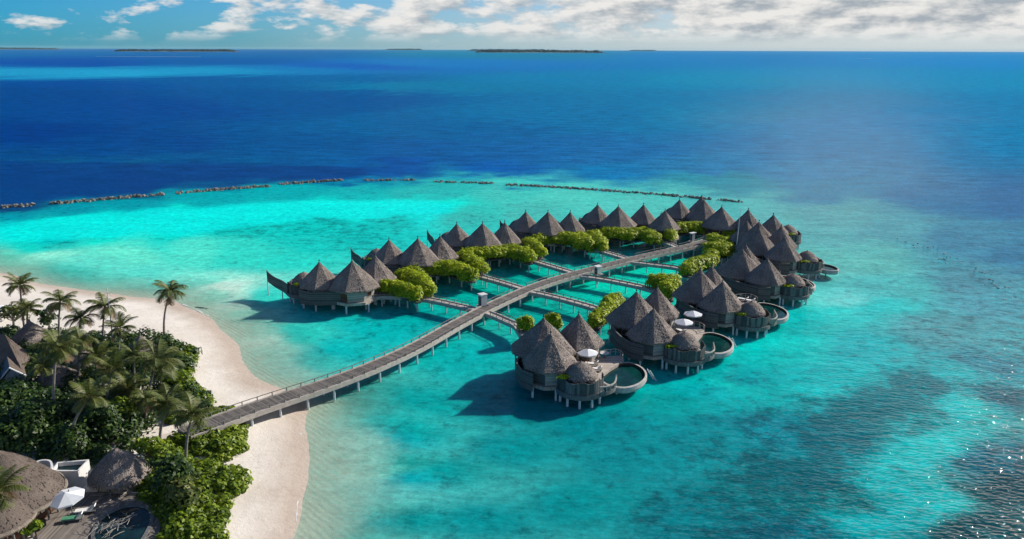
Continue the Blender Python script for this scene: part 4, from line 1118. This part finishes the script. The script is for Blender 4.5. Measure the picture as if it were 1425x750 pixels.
tag(scrub('beach_scrub', V3, 260, .25, 2.0, 'scrub', rr=(.6, 1.5), leaf=.26, seed=9, dens=15), 'lime green scrub covering the lower right corner of the island', 'shrub', kind='stuff')
VG = [(100, 636), (128, 632), (150, 628), (162, 640), (150, 656), (128, 660), (120, 650)]
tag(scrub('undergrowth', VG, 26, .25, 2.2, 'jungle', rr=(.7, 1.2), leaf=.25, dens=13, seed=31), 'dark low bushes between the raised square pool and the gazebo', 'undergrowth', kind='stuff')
V4 = [(-60, 560), (-60, 640), (30, 650), (120, 648), (150, 630), (200, 612), (180, 580), (120, 570), (60, 560)]
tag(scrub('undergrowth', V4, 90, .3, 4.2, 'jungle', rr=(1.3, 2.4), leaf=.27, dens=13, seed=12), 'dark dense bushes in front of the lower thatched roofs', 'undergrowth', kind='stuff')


def bush_tree(px, py, r, h, label, mat='jungle', name='broadleaf_tree', cat='tree'):
    p = onland(px, py); v = thing(name, p, label, cat, 'broad leaved trees on the island')
    t = MB(); t.tube([(0, 0, -.2), (.1, .05, h * .35), (.2, -.1, h * .6)], [.22, .16, .08], 7)
    B_ = []
    for k in range(9):
        a = random.uniform(0, 6.28); q = random.uniform(.2, .75) * r; z = h * random.uniform(.45, .85); rr_ = r * random.uniform(.4, .62)
        c = (q * math.cos(a), q * math.sin(a), z); B_.append((c, (rr_, rr_, rr_ * .75))); t.tube([(.1, .05, h * .3), (c[0] * .6, c[1] * .6, c[2] * .8), c], [.1, .06, .03], 5)
    t.build('trunk', M['trunk'], v)
    link('crown', quads_mesh('crown', foliage(B_, .3, 13), M[mat]), v)


bush_tree(238, 700, 2.6, 4.6, 'dark green broad leaved tree between the pool and the lime scrub')
bush_tree(262, 716, 2.0, 3.6, 'olive green round tree standing in the lime scrub right of the pool', 'palm')
bush_tree(212, 655, 2.2, 3.8, 'mid green tree right of the round thatched hut', 'scrub')
bush_tree(20, 462, 2.4, 4.6, 'dark leafy tree above the roof at the left edge', 'palm')
bush_tree(70, 470, 1.7, 5.0, 'thin leafy tree right of the left cone roof')
bush_tree(178, 600, 2.4, 4.2, 'mid green tree beside the sand path', 'scrub')
bush_tree(150, 612, 2.6, 4.8, 'dark tree left of the sand path behind the round hut')
bush_tree(60, 612, 2.8, 4.8, 'dark rounded tree at the foot of the tall left palm')
bush_tree(18, 590, 3.0, 5.0, 'dark rounded tree at the left edge above the large thatched roof')
bush_tree(48, 752, 1.0, 1.6, 'small green bush under the drooping eave at the bottom', 'scrub', 'garden_bush', 'bush')
bush_tree(254, 560, 2.2, 4.4, 'yellow green tree left of the beach scrub above the boardwalk', 'scrub')


# palms ---------------------------------------------------------
def crown_mesh(seed, n=18, fl=3.6):
    r_ = np.random.default_rng(seed); V = []; MI = []
    for i in range(n):
        az = 2 * math.pi * (i * .382 + r_.uniform(-.04, .04)); k = i / n
        el0 = math.radians(72 - 85 * k + r_.uniform(-8, 8)); L_ = fl * r_.uniform(.85, 1.08) * (.75 + .25 * math.sin(math.pi * min(1, k + .25))); droop = (.8 + .12 * (seed % 4)) * r_.uniform(.75, 1.2) * (1.15 + .5 * k)
        seg = 26; p = np.array([0, 0, 0.]); el = el0; pts = [p.copy()]; dirs = []
        for s in range(seg):
            d = np.array([math.cos(az) * math.cos(el), math.sin(az) * math.cos(el), math.sin(el)]); dirs.append(d); p = p + d * L_ / seg; pts.append(p.copy()); el -= droop / seg * (.4 + 1.5 * s / seg)
            el = max(el, -1.45)
        dry = k > .8 and r_.random() < .55
        for s in range(seg):
            d = dirs[s]; side = np.cross(d, [0, 0, 1.]); side /= np.linalg.norm(side) + 1e-9; upv = np.cross(side, d)
            w = .05 * (1 - s / seg) + .012
            a, b = pts[s], pts[s + 1]; V += [a - side * w, a + side * w, b + side * w * .9, b - side * w * .9]; MI.append(2 if dry else 1)
            if s < 3: continue
            t = s / seg; ll = (1.0 * math.sin(math.pi * min(1, t * .85 + .12)) + .12) * fl / 3.7
            for sg in (-1, 1):
                for h in (0, .5):
                    base = a * (1 - h) + b * h
                    tip = base + side * sg * ll * .78 * r_.uniform(.85, 1.1) + d * ll * .55 - np.array([0, 0, ll * r_.uniform(.3, .6)]) + upv * .05
                    lw = d * .042
                    V += [base - lw, base + lw, tip + lw * .3, tip - lw * .3]; MI.append(2 if dry else 0)
    # coconuts-and-boot heart
    return quads_mesh('crown', np.array(V), [M['palm'], M['trunk_green'], M['palm_dry']], np.array(MI))


M['trunk_green'] = noise_mat('trunk_green', (.10, .11, .03), (.22, .2, .07), (1, 1, 1), 2.0, .7, .1, .01)
CROWNS = [crown_mesh(40 + i, 16 + (i % 3) * 2, 3.6) for i in range(7)]


def palm(base, crown, s, label, var):
    p = onland(*base); q = None
    # height at which the crown lies straight above about the trunk's foot
    lo, hi = p.z + 2, p.z + 22
    for _ in range(40):
        mid = (lo + hi) / 2; c = at(crown[0], crown[1], mid)
        if c.y > p.y: lo = mid
        else: hi = mid
    c = at(crown[0], crown[1], lo)
    v = thing('coconut_palm', p, label, 'palm tree', 'coconut palms on the island')
    d = c - p
    bend = Vector((-d.x * .25, 0, 0)); pts = []
    for i in range(9):
        t = i / 8; pts.append(Vector((0, 0, -.3 * (1 - t))) + d * t + bend * math.sin(math.pi * t) * .9)
    b = MB(); b.tube(pts, [.26 - .14 * (i / 8) ** .6 for i in range(9)], 8); b.build('trunk', M['trunk'], v, smooth=True)
    co = link('crown', CROWNS[(var + int(base[0])) % 7], v, d, base[0] * .37, s * random.uniform(.9, 1.12)); co.rotation_euler = (random.uniform(-.2, .2), random.uniform(-.2, .2), base[0] * .37)


PALMS = [
 ((36, 470), (28, 402), 1.0, 'tall palm at the upper left edge with fronds over the beach', 0),
 ((40, 472), (39, 434), .9, 'shorter palm just below the upper left palm', 1),
 ((85, 490), (84, 425), .95, 'palm with wind swept fronds third from the left edge above the cone roof', 2),
 ((112, 505), (113, 448), 1.0, 'palm left of the leaning mast', 3),
 ((146, 498), (146, 432), 1.0, 'palm behind the leaning mast', 4),
 ((168, 520), (168, 460), .9, 'palm right of the leaning mast', 0),
 ((229, 470), (237, 409), 1.0, 'lone tall slender palm standing on the open beach', 1),
 ((80, 606), (80, 488), 1.0, 'tall palm with a straight pale trunk in front of the small cone roofs', 2),
 ((112, 545), (112, 478), .9, 'palm half hidden behind the tall pale trunked palm', 3),
 ((150, 590), (158, 518), 1.05, 'broad palm in the middle of the jungle', 4),
 ((98, 632), (126, 556), 1.0, 'low palm leaning right with a dry orange frond', 0),
 ((208, 578), (220, 507), 1.1, 'large palm right of the little grey cone roof', 1),
 ((224, 628), (236, 566), .95, 'dark palm beside the start of the boardwalk', 2),
 ((261, 657), (269, 580), 1.0, 'palm with a bare curved trunk in the scrub below the boardwalk', 3),
 ((190, 560), (188, 498), .9, 'palm between the mast and the little grey cone roof', 4),
 ((62, 560), (60, 515), .75, 'small palm by the left gabled house', 1),
 ((138, 545), (134, 500), .9, 'shaded palm in the jungle below the mast', 3),
 ((178, 575), (178, 545), .9, 'low broad palm in the jungle centre', 2),
 ((206, 598), (204, 560), .8, 'small palm left of the dark palm at the path', 0),
 ((-14, 770), (-2, 690), 1.0, 'palm with yellow fronds cut by the lower left corner', 4)]
for bs, cr, s, lab, var in PALMS: palm(bs, cr, s, lab, var)


# island buildings -----------------------------------------------
def round_hut(px, py, zap, rad, h, label, posts=0, walls=True, mat='thatch', zg=1.1, cat='hut', name='thatched_hut', prof=PROF, oct_=False):
    c = at(px, py, zap); v = thing(name, (c.x, c.y, zg), label, cat, 'thatched roofs on the island')
    ez = zap - h - zg
    ro = link('roof', roof_mesh(rad, h, octagonal=oct_, mat=mat, prof=prof, n=48), v, (0, 0, ez)); link('finial', FINIAL_ME, ro, (0, 0, h * 1.0))
    if walls:
        w = MB(); w.wall(octpts(rad * .72, .2, 16), -.5, ez + .3, .16, closed=True); wo = w.build('wall', M['plaster'], v)
        b = MB(); b.box((rad * .72 * math.cos(-1.2), rad * .72 * math.sin(-1.2), 1.0), (.3, 1.1, 2.0), -1.2); b.build('door', M['wood_brown'], wo)
    for k in range(posts):
        a = 2 * math.pi * k / posts + .5; b = MB(); b.tube([(rad * .7 * math.cos(a), rad * .7 * math.sin(a), -.3), (rad * .66 * math.cos(a), rad * .66 * math.sin(a), ez + .5)], .11, 7); b.build('post', M['board'], v)
    return v


round_hut(41, 450, 6.4, 3.7, 3.3, 'grey blue cone roof hut at the left below the upper palms')
round_hut(78, 509, 5.4, 2.9, 2.2, 'low pale cone roof behind the tall straight palm trunk')
round_hut(195, 469, 5.2, 2.2, 2.2, 'little grey cone roof hut near the beach')
round_hut(112, 484, 5.6, 2.4, 2.6, 'grey cone roof half hidden among the palms in the middle')
CAP = [(1.0, -.05), (.985, 0), (.93, .08), (.85, .19), (.72, .36), (.58, .53), (.42, .70), (.28, .83), (.15, .93), (.06, 1.0), (.02, 1.05), (.004, 1.08)]
round_hut(163, 629, 5.6, 3.2, 2.9, 'round thatched gazebo with pale posts beside the dark garden pool', posts=6, walls=False, prof=CAP, cat='gazebo', name='thatched_gazebo')


def big_roof(apx_px, rad, zap, zev, label):
    a = at(*apx_px, zap)
    v = thing('thatched_house', (a.x, a.y, 1.1), label, 'house', 'thatched roofs on the island')
    h = zap - zev
    link('roof', roof_mesh(rad, h, octagonal=False, mat='thatch_tan', prof=CAP, n=72), v, (0, 0, zev - 1.1))
    rl = MB(); rng2 = np.linspace(0, 6.2832, 73)
    rl.tube([(rad * 1.0 * math.cos(t), rad * 1.0 * math.sin(t), zev - 1.1 - .12 + random.uniform(-.03, .03)) for t in rng2], [.2 + random.uniform(-.03, .03) for _ in rng2], 7, cap=False); rl.build('eave_roll', M['straw'], v)
    w = MB(); w.wall(octpts(rad * .8, .1, 24), -.4, zev - 1.0, .2, closed=True); w.build('wall', M['wood_brown'], v)
    for k in range(8):
        t = 5.2 + k * .28; b = MB(); b.tube([(rad * .93 * math.cos(t), rad * .93 * math.sin(t), -.3), (rad * .9 * math.cos(t), rad * .9 * math.sin(t), zev - 1.0)], .1, 6); b.build('post', M['board'], v)


big_roof((-2, 634), 5.5, 8.3, 3.3, 'large brown thatched house roof with a rolled eave at the left edge')
big_roof((-16, 684), 3.7, 6.6, 3.2, 'second thatched roof in front of the large one at the bottom left corner')


def hip_house():
    zr, ze = 7.0, 3.9
    r1, r0 = at(7, 470, zr), at(-70, 452, zr); fr, br = at(31, 519, ze), at(44, 499, ze); fl, bl = at(-70, 500, ze), at(-60, 470, ze)
    o = Vector((r1.x, r1.y, 1.1)); v = thing('thatched_house', o, 'long brown hipped thatched roof cut by the left edge above the gabled house', 'house', 'thatched roofs on the island')
    b = MB(); loc = [p - o for p in (r0, r1, fr, br, fl, bl)]
    def grid(p00, p10, p11, p01, n=14):
        ids = []
        for i in range(n + 1):
            row = []
            for j in range(n + 1):
                s, t = i / n, j / n; p = (p00 * (1 - s) + p10 * s) * (1 - t) + (p01 * (1 - s) + p11 * s) * t
                row.append(b.add([p + Vector((random.uniform(-.05, .05), random.uniform(-.05, .05), random.uniform(-.06, .06)))]))
            ids.append(row)
        for i in range(n):
            for j in range(n): b.face((ids[i][j], ids[i + 1][j], ids[i + 1][j + 1], ids[i][j + 1]))
    grid(loc[4], loc[2], loc[1], loc[0]); grid(loc[2], loc[3], loc[1], loc[1]); grid(loc[3], loc[5], loc[0], loc[1])
    n0 = len(b.v); down = Vector((0, 0, -.3)); q = b.add([loc[4], loc[2], loc[3], loc[5], loc[4] + down, loc[2] + down, loc[3] + down, loc[5] + down])
    for f in ((0, 4, 5, 1), (1, 5, 6, 2), (2, 6, 7, 3), (4, 7, 6, 5)): b.face([q + i for i in f])
    b.build('roof', M['thatch_tan'], v)
    cx = sum((p for p in loc[2:]), Vector()) / 4; w = MB()
    w.wall([tuple((cx + (p - cx) * .82)[:2]) for p in (loc[4], loc[2], loc[3], loc[5])], -.4, ze - 1.2, .2, closed=True); w.build('wall', M['plaster'], v)


hip_house()


def gable_house():
    apx_ = at(14.5, 517, 4.9); le = at(2, 533, 3.3); re = at(38, 528, 3.6); o = Vector((apx_.x, apx_.y, 1.1))
    v = thing('gabled_house', o, 'small gabled house with white edged gable and dark slope at the left edge', 'house')
    back = Vector((-4.5, 6.5, 0)); a, l, r = apx_ - o, le - o, re - o
    b = MB(); q = b.add([a, l, l + back, a + back, r, r + back] + [p + Vector((0, 0, -.15)) for p in (a, l, l + back, a + back, r, r + back)])
    for f, m_ in (((0, 3, 2, 1), 0), ((0, 4, 5, 3), 1), ((6, 7, 8, 9), 0), ((6, 9, 11, 10), 0), ((1, 2, 8, 7), 0), ((4, 10, 11, 5), 0), ((0, 1, 7, 6), 0), ((0, 6, 10, 4), 0), ((3, 9, 8, 2), 0), ((3, 5, 11, 9), 0)): b.face([q + i for i in f], m_)
    b.build('roof', [M['slate'], M['thatch_tan']], v)
    tb = MB(); up = Vector((0, -.06, .05)); tb.tube([l + up, a + up, r + up], .12, 6); tb.build('gable_trim', M['white'], v)
    w = MB(); dn = lambda p, z: (p.x, p.y, z); bl_ = [l * .92, r * .92]
    i = w.add([dn(l * .9, -.3), dn(r * .9, -.3), (r.x * .9, r.y * .9, r.z * 1.0 - .2), (a.x, a.y + .25, a.z - .25), (l.x * .9, l.y * .9, l.z - .2)]); w.face([i, i + 1, i + 2, i + 3, i + 4])
    j = w.add([dn(l * .9 + back, -.3), dn(r * .9 + back, -.3), tuple(r * .9 + back), tuple(l * .9 + back)]); w.face([i + 1, j + 1, j + 2, i + 2]); w.face([j, i, i + 4, j + 3]); w.face([j + 1, j, j + 3, j + 2])
    w.build('wall', M['stone_grey'], v)


M['slate'] = noise_mat('slate', (.06, .075, .09), (.1, .12, .14), (1, 1, 1), 3.0, .6, .1, .02)
gable_house()

# walled plunge pool and curved garden wall
pz = 3.3
pc = [at(*p, pz) for p in [(75, 659), (110, 659), (124, 644), (82, 648)]]; o = Vector((pc[1].x, pc[1].y, 1.0))
v = thing('raised_pool', o, 'white walled raised square pool between the large thatched roof and the gazebo', 'pool')
b = MB(); b.wall([tuple((p - o)[:2]) for p in pc], -.3, pz - 1.0, .28, closed=True); b.build('wall', M['plaster'], v)
b = MB(); b.face([b.add([((p - o).x, (p - o).y, pz - 1.45)]) for p in pc]); b.build('pool_water', M['pool_dark'], v)
cw = [at(*p, 3.4) for p in [(45, 650), (58, 645), (70, 645), (74, 651), (72, 660), (66, 664)]]; o = Vector((cw[0].x, cw[0].y, 1.0))
b = MB(); b.wall([tuple((p - o)[:2]) for p in crom(cw, 4)], -.2, 2.4, .22); tag(b.build('garden_wall', M['plaster'], None, o), 'curved pale garden wall left of the raised square pool', 'wall')

# garden terrace with an oval pool and fallen branches
gz = 1.30
dpx = [(66, 705), (100, 690), (150, 688), (190, 694), (215, 705), (226, 735), (215, 775), (60, 780), (52, 740)]
gp = [at(*p, gz) for p in dpx]; o = Vector((gp[0].x, gp[0].y, 0)); b = MB(); b.prism([tuple((p - o)[:2]) for p in gp], .3, gz); struct(b.build('garden_terrace', M['deck_dark'], None, o))
ov = crom([at(*p, gz + .1) for p in [(132, 752), (140, 730), (158, 716), (182, 708), (205, 710), (214, 722), (208, 742), (190, 765), (150, 775)]], 5, True); o = Vector((ov[0].x, ov[0].y, 0))
v = thing('garden_pool', o, 'dark oval garden pool with a pale rim at the bottom edge', 'pool'); ol = [p - o for p in ov]
b = MB(); b.wall([tuple(p[:2]) for p in ol], .5, gz + .16, .35, closed=True); b.build('rim', M['board'], v)
b = MB(); b.face([b.add([(p.x, p.y, gz + .06)]) for p in ol]); b.build('pool_water', M['pool_dark'], v)
random.seed(5)
for k, (px, py, n, lab) in enumerate([(160, 735, 26, 'tangle of bare pale branches lying over the dark garden pool'), (160, 697, 18, 'tangle of bare pale branches on the terrace below the gazebo')]):
    p = at(px, py, gz + .3); b = MB()
    def grow(pt, d, L_, r, dep):
        q = pt + d * L_; mid = (pt + q) / 2 + Vector((random.uniform(-.1, .1), random.uniform(-.1, .1), .05)) * L_
        b.tube([pt, mid, q], [r, r * .85, r * .6], 4, cap=False)
        if dep > 0:
            for _ in range(2): a = random.uniform(-.8, .8); grow(q, Vector((d.x * math.cos(a) - d.y * math.sin(a), d.x * math.sin(a) + d.y * math.cos(a), random.uniform(-.1, .18))), L_ * .7, r * .6, dep - 1)
    for _ in range(n):
        a = random.uniform(0, 6.28); grow(Vector((random.uniform(-1.6, 1.6), random.uniform(-1.4, 1.0), random.uniform(.0, .25))), Vector((math.cos(a), math.sin(a), random.uniform(-.05, .2))), random.uniform(.6, 1.2), .035, 2)
    tag(b.build('fallen_branches', M['branch'], None, p), lab, 'branches', 'fallen branches')
pl = parasol(at(103, 719, gz)[:2], gz, 'large pale parasol leaning over loungers at the lower left', rad=1.75, tilt=7)
lounger(at(104, 729, gz)[:2], gz, R(195), 'sun lounger with a green towel below the lower left parasol', True)
lounger(at(122, 718, gz)[:2], gz, R(195), 'white sun lounger right of the lower left parasol')
parasol(at(3, 452, 1.1)[:2], 1.1, 'white parasol on the beach at the upper left edge', rad=2.2, h=2.9)

# sand path from the boardwalk into the trees
pp = crom([onland(*p) for p in [(308, 588), (270, 602), (235, 611), (205, 618), (182, 617)]], 6); b = MB(); rows = []
e1, e2 = offset(pp, .95), offset(pp, -.95)
for l, r in zip(e1, e2): rows.append(b.add([(l.x, l.y, lz(l.x, l.y) + .03), (r.x, r.y, lz(r.x, r.y) + .03)]))
for a, c in zip(rows[:-1], rows[1:]): b.face((a + 1, c + 1, c, a))
struct(b.build('path', M['path_sand']))

# leaning mast
mb, mt = onland(161, 500), None
v = thing('mast', mb, 'bare pale leaning mast with stays rising above the palms', 'mast')
lo, hi = 2, 40
for _ in range(40):
    mid = (lo + hi) / 2; c = at(149, 404, mid)
    if c.y > mb.y: lo = mid
    else: hi = mid
d = at(149, 404, lo) - mb
b = MB(); b.tube([(0, 0, -.3), d * .5, d], [.16, .12, .05], 7); b.build('pole', M['metal'], v)
b = MB(); b.tube([d * .55, (1.2, .3, 3.0), (1.5, .4, 0)], .05, 5); b.build('stay', M['metal'], v)
b = MB(); b.tube([d * .92 + Vector((-.5, 0, 0)), d * .92 + Vector((.5, 0, 0))], .04, 5); b.build('crossbar', M['metal'], v)

# driftwood on the sand
p = onland(281, 432); b = MB(); b.tube([(-1.4, .5, .1), (0, 0, .15), (1.5, -.5, .1)], [.06, .1, .05], 6); tag(b.build('driftwood', M['dark'], None, p), 'dark strip of driftwood on the sand by the water right of the lone palm', 'driftwood')

# ------------------------------------------------------------------ far islands
def far_island(x0, x1, dist, hpx, label):
    u = ((x0 + x1) / 2 - 712.5) / F; o = Vector((u * dist, dist, 0)); W = (x1 - x0) / F * dist; h = hpx * dist / F
    wd = W * .3
    b = MB(); b.prism([(W / 2 * math.cos(t), wd / 2 * math.sin(t)) for t in np.linspace(0, 2 * math.pi, 40, endpoint=False)], -2, 1.5); struct(b.build('sand_island', M['far_sand'], None, o))
    C, D, S = [], [], []
    for i in range(320):
        t = random.uniform(-1, 1); s = random.uniform(-.8, .8) * math.sqrt(1 - t * t)
        hh = h * (.5 + .8 * float(fbm(np.array([t * 9 + 20]), np.array([x0 * .1 + 30]), 5)[0])) * min(1, (1 - abs(t)) * 9 + .12)
        a, d_, s_ = clump((t * W / 2 * .97, s * wd / 2, 1 + hh * .35), (W / 70, W / 70, max(2, hh * .62)), 50, max(3.0, h * .17)); C.append(a); D.append(d_); S.append(s_)
    cen = np.concatenate(C); cen[:, 2] = np.maximum(cen[:, 2], 1)
    w = link('far_wood', quads_mesh('far_wood', leaf_cards(cen, np.concatenate(D), np.concatenate(S)), M['far_wood']), None, o)
    tag(w, label, 'woodland', 'far wooded islands', 'stuff')


far_island(176, 345, 11000, 3.6, 'dark wooded island on the horizon at the upper left')
far_island(-60, 106, 20000, 2.6, 'thin dark wooded island at the left end of the horizon')
far_island(660, 836, 11500, 4.0, 'long dark wooded island in the middle of the horizon')
far_island(652, 760, 22000, 2.6, 'faint wooded island just behind the middle horizon island')
far_island(542, 592, 30000, 2.0, 'small faint wooded island left of the middle horizon island')
far_island(868, 906, 30000, 1.4, 'tiny faint wooded island right of the middle horizon island')
for x0, x1, dist in ((150, 292, 4700), (1176, 1196, 5000)):
    W = (x1 - x0) / F * dist; o = Vector((((x0 + x1) / 2 - 712.5) / F * dist, dist, 0)); b = MB()
    b.prism([(W / 2 * math.cos(t), 14 * math.sin(t) + W * .02 * math.cos(t) ** 2) for t in np.linspace(0, 2 * math.pi, 30, endpoint=False)], -1, .6); struct(b.build('sandbank', M['far_sand'], None, o))

# thin swash lines at the water's edge
for (k0, k1) in ((19, 24), (52, 58), (60, 63)):
    pts = resample([Vector((a, b, 0)) for a, b in SHORE[k0:k1]], .5); b = MB(); rows = []; o = pts[0].copy(); o.z = 0
    e = offset(pts, 1.0)
    for i, (p, q) in enumerate(zip(pts, e)):
        n_ = (q - p); w_ = .03 + .2 * max(0, float(vnoise(np.array([i * .4]), np.array([k0 * 1.0]), 9)[0]) - .3); c_ = p - o + n_ * (-.1 + float(vnoise(np.array([i * .17]), np.array([3.0]), 5)[0]) * .5)
        rows.append(b.add([c_ + n_ * w_ + Vector((0, 0, .07)), c_ - n_ * w_ + Vector((0, 0, .07))]))
    for a, c in zip(rows[:-1], rows[1:]): b.face((a, a + 1, c + 1, c))
    tag(b.build('swash_foam', M['foam'], None, o), 'thin white line of foam where the water meets the sand', 'foam', kind='stuff')

# sea air
HD = 44000; hz = MB(); hz.box((0, HD / 2 - 500, 45), (2 * HD, HD + 1000, 102)); ho = hz.build('haze', M['haze']); ho['kind'] = 'stuff'; ho['label'] = 'thin pale sea air paling the far islands and horizon'; ho['category'] = 'haze'

# ------------------------------------------------------------------ light and sky
SUN_AZ, SUN_EL = 58, 29.5
w = bpy.data.worlds.new('World'); sc.world = w; w.use_nodes = True; nt = w.node_tree; nt.nodes.clear(); L = nt.links
sky = N(nt, 'ShaderNodeTexSky', sky_type='NISHITA', sun_disc=False, sun_elevation=R(SUN_EL), sun_rotation=R(SUN_AZ), altitude=50, air_density=1.0, dust_density=.3, ozone_density=2.5)
tc = N(nt, 'ShaderNodeTexCoord'); sx = N(nt, 'ShaderNodeSeparateXYZ'); L.new(tc.outputs['Generated'], sx.inputs[0])


def math_(op, a, b=None, c=None, clamp=False):
    n = N(nt, 'ShaderNodeMath', operation=op); n.use_clamp = clamp
    for i, q in enumerate((a, b, c)):
        if q is None: continue
        if isinstance(q, (int, float)): n.inputs[i].default_value = q
        else: L.new(q, n.inputs[i])
    return n.outputs[0]


az = math_('ARCTAN2', sx.outputs['X'], sx.outputs['Y']); el = math_('ARCSINE', sx.outputs['Z'])
cv = N(nt, 'ShaderNodeCombineXYZ'); L.new(math_('MULTIPLY', az, 9.0), cv.inputs[0]); L.new(math_('MULTIPLY', el, 26.0), cv.inputs[1])


def cn(vec, scale, det, rough, seed, dx=0, dy=0):
    mp = N(nt, 'ShaderNodeMapping'); mp.inputs['Location'].default_value = (seed + dx, seed * .7 + dy, seed * .3); L.new(vec, mp.inputs[0])
    n = N(nt, 'ShaderNodeTexNoise', Scale=scale, Detail=det, Roughness=rough); L.new(mp.outputs[0], n.inputs['Vector']); return n.outputs['Fac']


def mixc(f, a, b, bt='MIX'):
    n = N(nt, 'ShaderNodeMix', data_type='RGBA', blend_type=bt)
    for i, q in ((0, f), (6, a), (7, b)):
        if isinstance(q, (int, float)): n.inputs[i].default_value = q
        elif isinstance(q, tuple): n.inputs[i].default_value = (*q, 1)
        else: L.new(q, n.inputs[i])
    return n.outputs[2]


# clear air: the physical sky, greener to the left and paler toward the sun
azr = math_('MULTIPLY_ADD', az, 1 / 1.3, .5, clamp=True)
tint = ramp(nt, azr, [(.0, (.045, .70, 1.45)), (.35, (.34, .82, 1.4)), (.6, (.55, .86, 1.35)), (1.0, (.62, .86, 1.3))])
hi_ = ramp(nt, el, [(.08, (0,) * 3), (.5, (1,) * 3)])
tint = mixc(hi_, tint, (.55, .78, 1.0))
skyc = mixc(1.0, sky.outputs[0], tint, 'MULTIPLY')
# clouds: billows above, a veil near the horizon, more of them toward the sun
cov = ramp(nt, azr, [(.0, (.085,) * 3), (.30, (.19,) * 3), (.5, (.26,) * 3), (.64, (.30,) * 3), (.74, (.50,) * 3), (1.0, (.52,) * 3)])
n1 = cn(cv.outputs[0], 1.5, 9.0, .58, 4.2)
n1b = cn(cv.outputs[0], 1.5, 9.0, .58, 4.2, -.10, .16)
lowcut = ramp(nt, math_('MULTIPLY', el, 1 / .09, clamp=True), [(.0, (.0,) * 3), (.08, (.06,) * 3), (.22, (.85,) * 3), (.35, (1,) * 3)])
cl = math_('ADD', n1, cov)
mask = ramp(nt, cl, [(.655, (0, 0, 0)), (.74, (.85, .85, .85)), (.84, (1, 1, 1))])
mask = math_('MULTIPLY', math_('MULTIPLY', mask, lowcut), ramp(nt, el, [(.12, (1,) * 3), (.35, (.12,) * 3)]))
dens = math_('SUBTRACT', n1, n1b)
shade = math_('MULTIPLY_ADD', dens, 3.2, .52, clamp=True)
gshade = ramp(nt, azr, [(.55, (0,) * 3), (.85, (1,) * 3)])
ccol = ramp(nt, shade, [(.1, (.42, .47, .52)), (.45, (.70, .71, .71)), (.75, (.92, .90, .87))])
veil = math_('MULTIPLY', ramp(nt, azr, [(.25, (.0,) * 3), (.55, (.42,) * 3), (.75, (.75,) * 3), (1.0, (.85,) * 3)]), ramp(nt, math_('MULTIPLY', el, 1 / .09, clamp=True), [(.0, (1,) * 3), (.4, (.75,) * 3), (.8, (.25,) * 3), (1, (.0,) * 3)]))
bg1 = N(nt, 'ShaderNodeBackground', Strength=.07); L.new(skyc, bg1.inputs[0])
bg2 = N(nt, 'ShaderNodeBackground', Strength=.72); L.new(ccol, bg2.inputs[0])
bg3 = N(nt, 'ShaderNodeBackground', Strength=.62); bg3.inputs[0].default_value = (.82, .85, .86, 1)
m1 = N(nt, 'ShaderNodeMixShader'); L.new(veil, m1.inputs[0]); L.new(bg1.outputs[0], m1.inputs[1]); L.new(bg3.outputs[0], m1.inputs[2])
m2 = N(nt, 'ShaderNodeMixShader'); L.new(mask, m2.inputs[0]); L.new(m1.outputs[0], m2.inputs[1]); L.new(bg2.outputs[0], m2.inputs[2])
wo = N(nt, 'ShaderNodeOutputWorld'); L.new(m2.outputs[0], wo.inputs[0])

sd = bpy.data.lights.new('sun', 'SUN'); sd.energy = 5.0; sd.angle = R(.53); sd.color = (1.0, .93, .82)
so = bpy.data.objects.new('sun', sd); COL.objects.link(so)
dv = Vector((math.sin(R(SUN_AZ)) * math.cos(R(SUN_EL)), math.cos(R(SUN_AZ)) * math.cos(R(SUN_EL)), math.sin(R(SUN_EL))))
so.rotation_euler = dv.to_track_quat('Z', 'Y').to_euler(); so.location = (60, 60, 120)
vs = sc.view_settings; vs.view_transform = 'Standard'; vs.look = 'None'; vs.gamma = 1; vs.use_curve_mapping = False; vs.exposure = 0.35
sc.cycles.max_bounces = 6; sc.cycles.diffuse_bounces = 2; sc.cycles.glossy_bounces = 2; sc.cycles.transparent_max_bounces = 8
sc.cycles.sample_clamp_indirect = 4
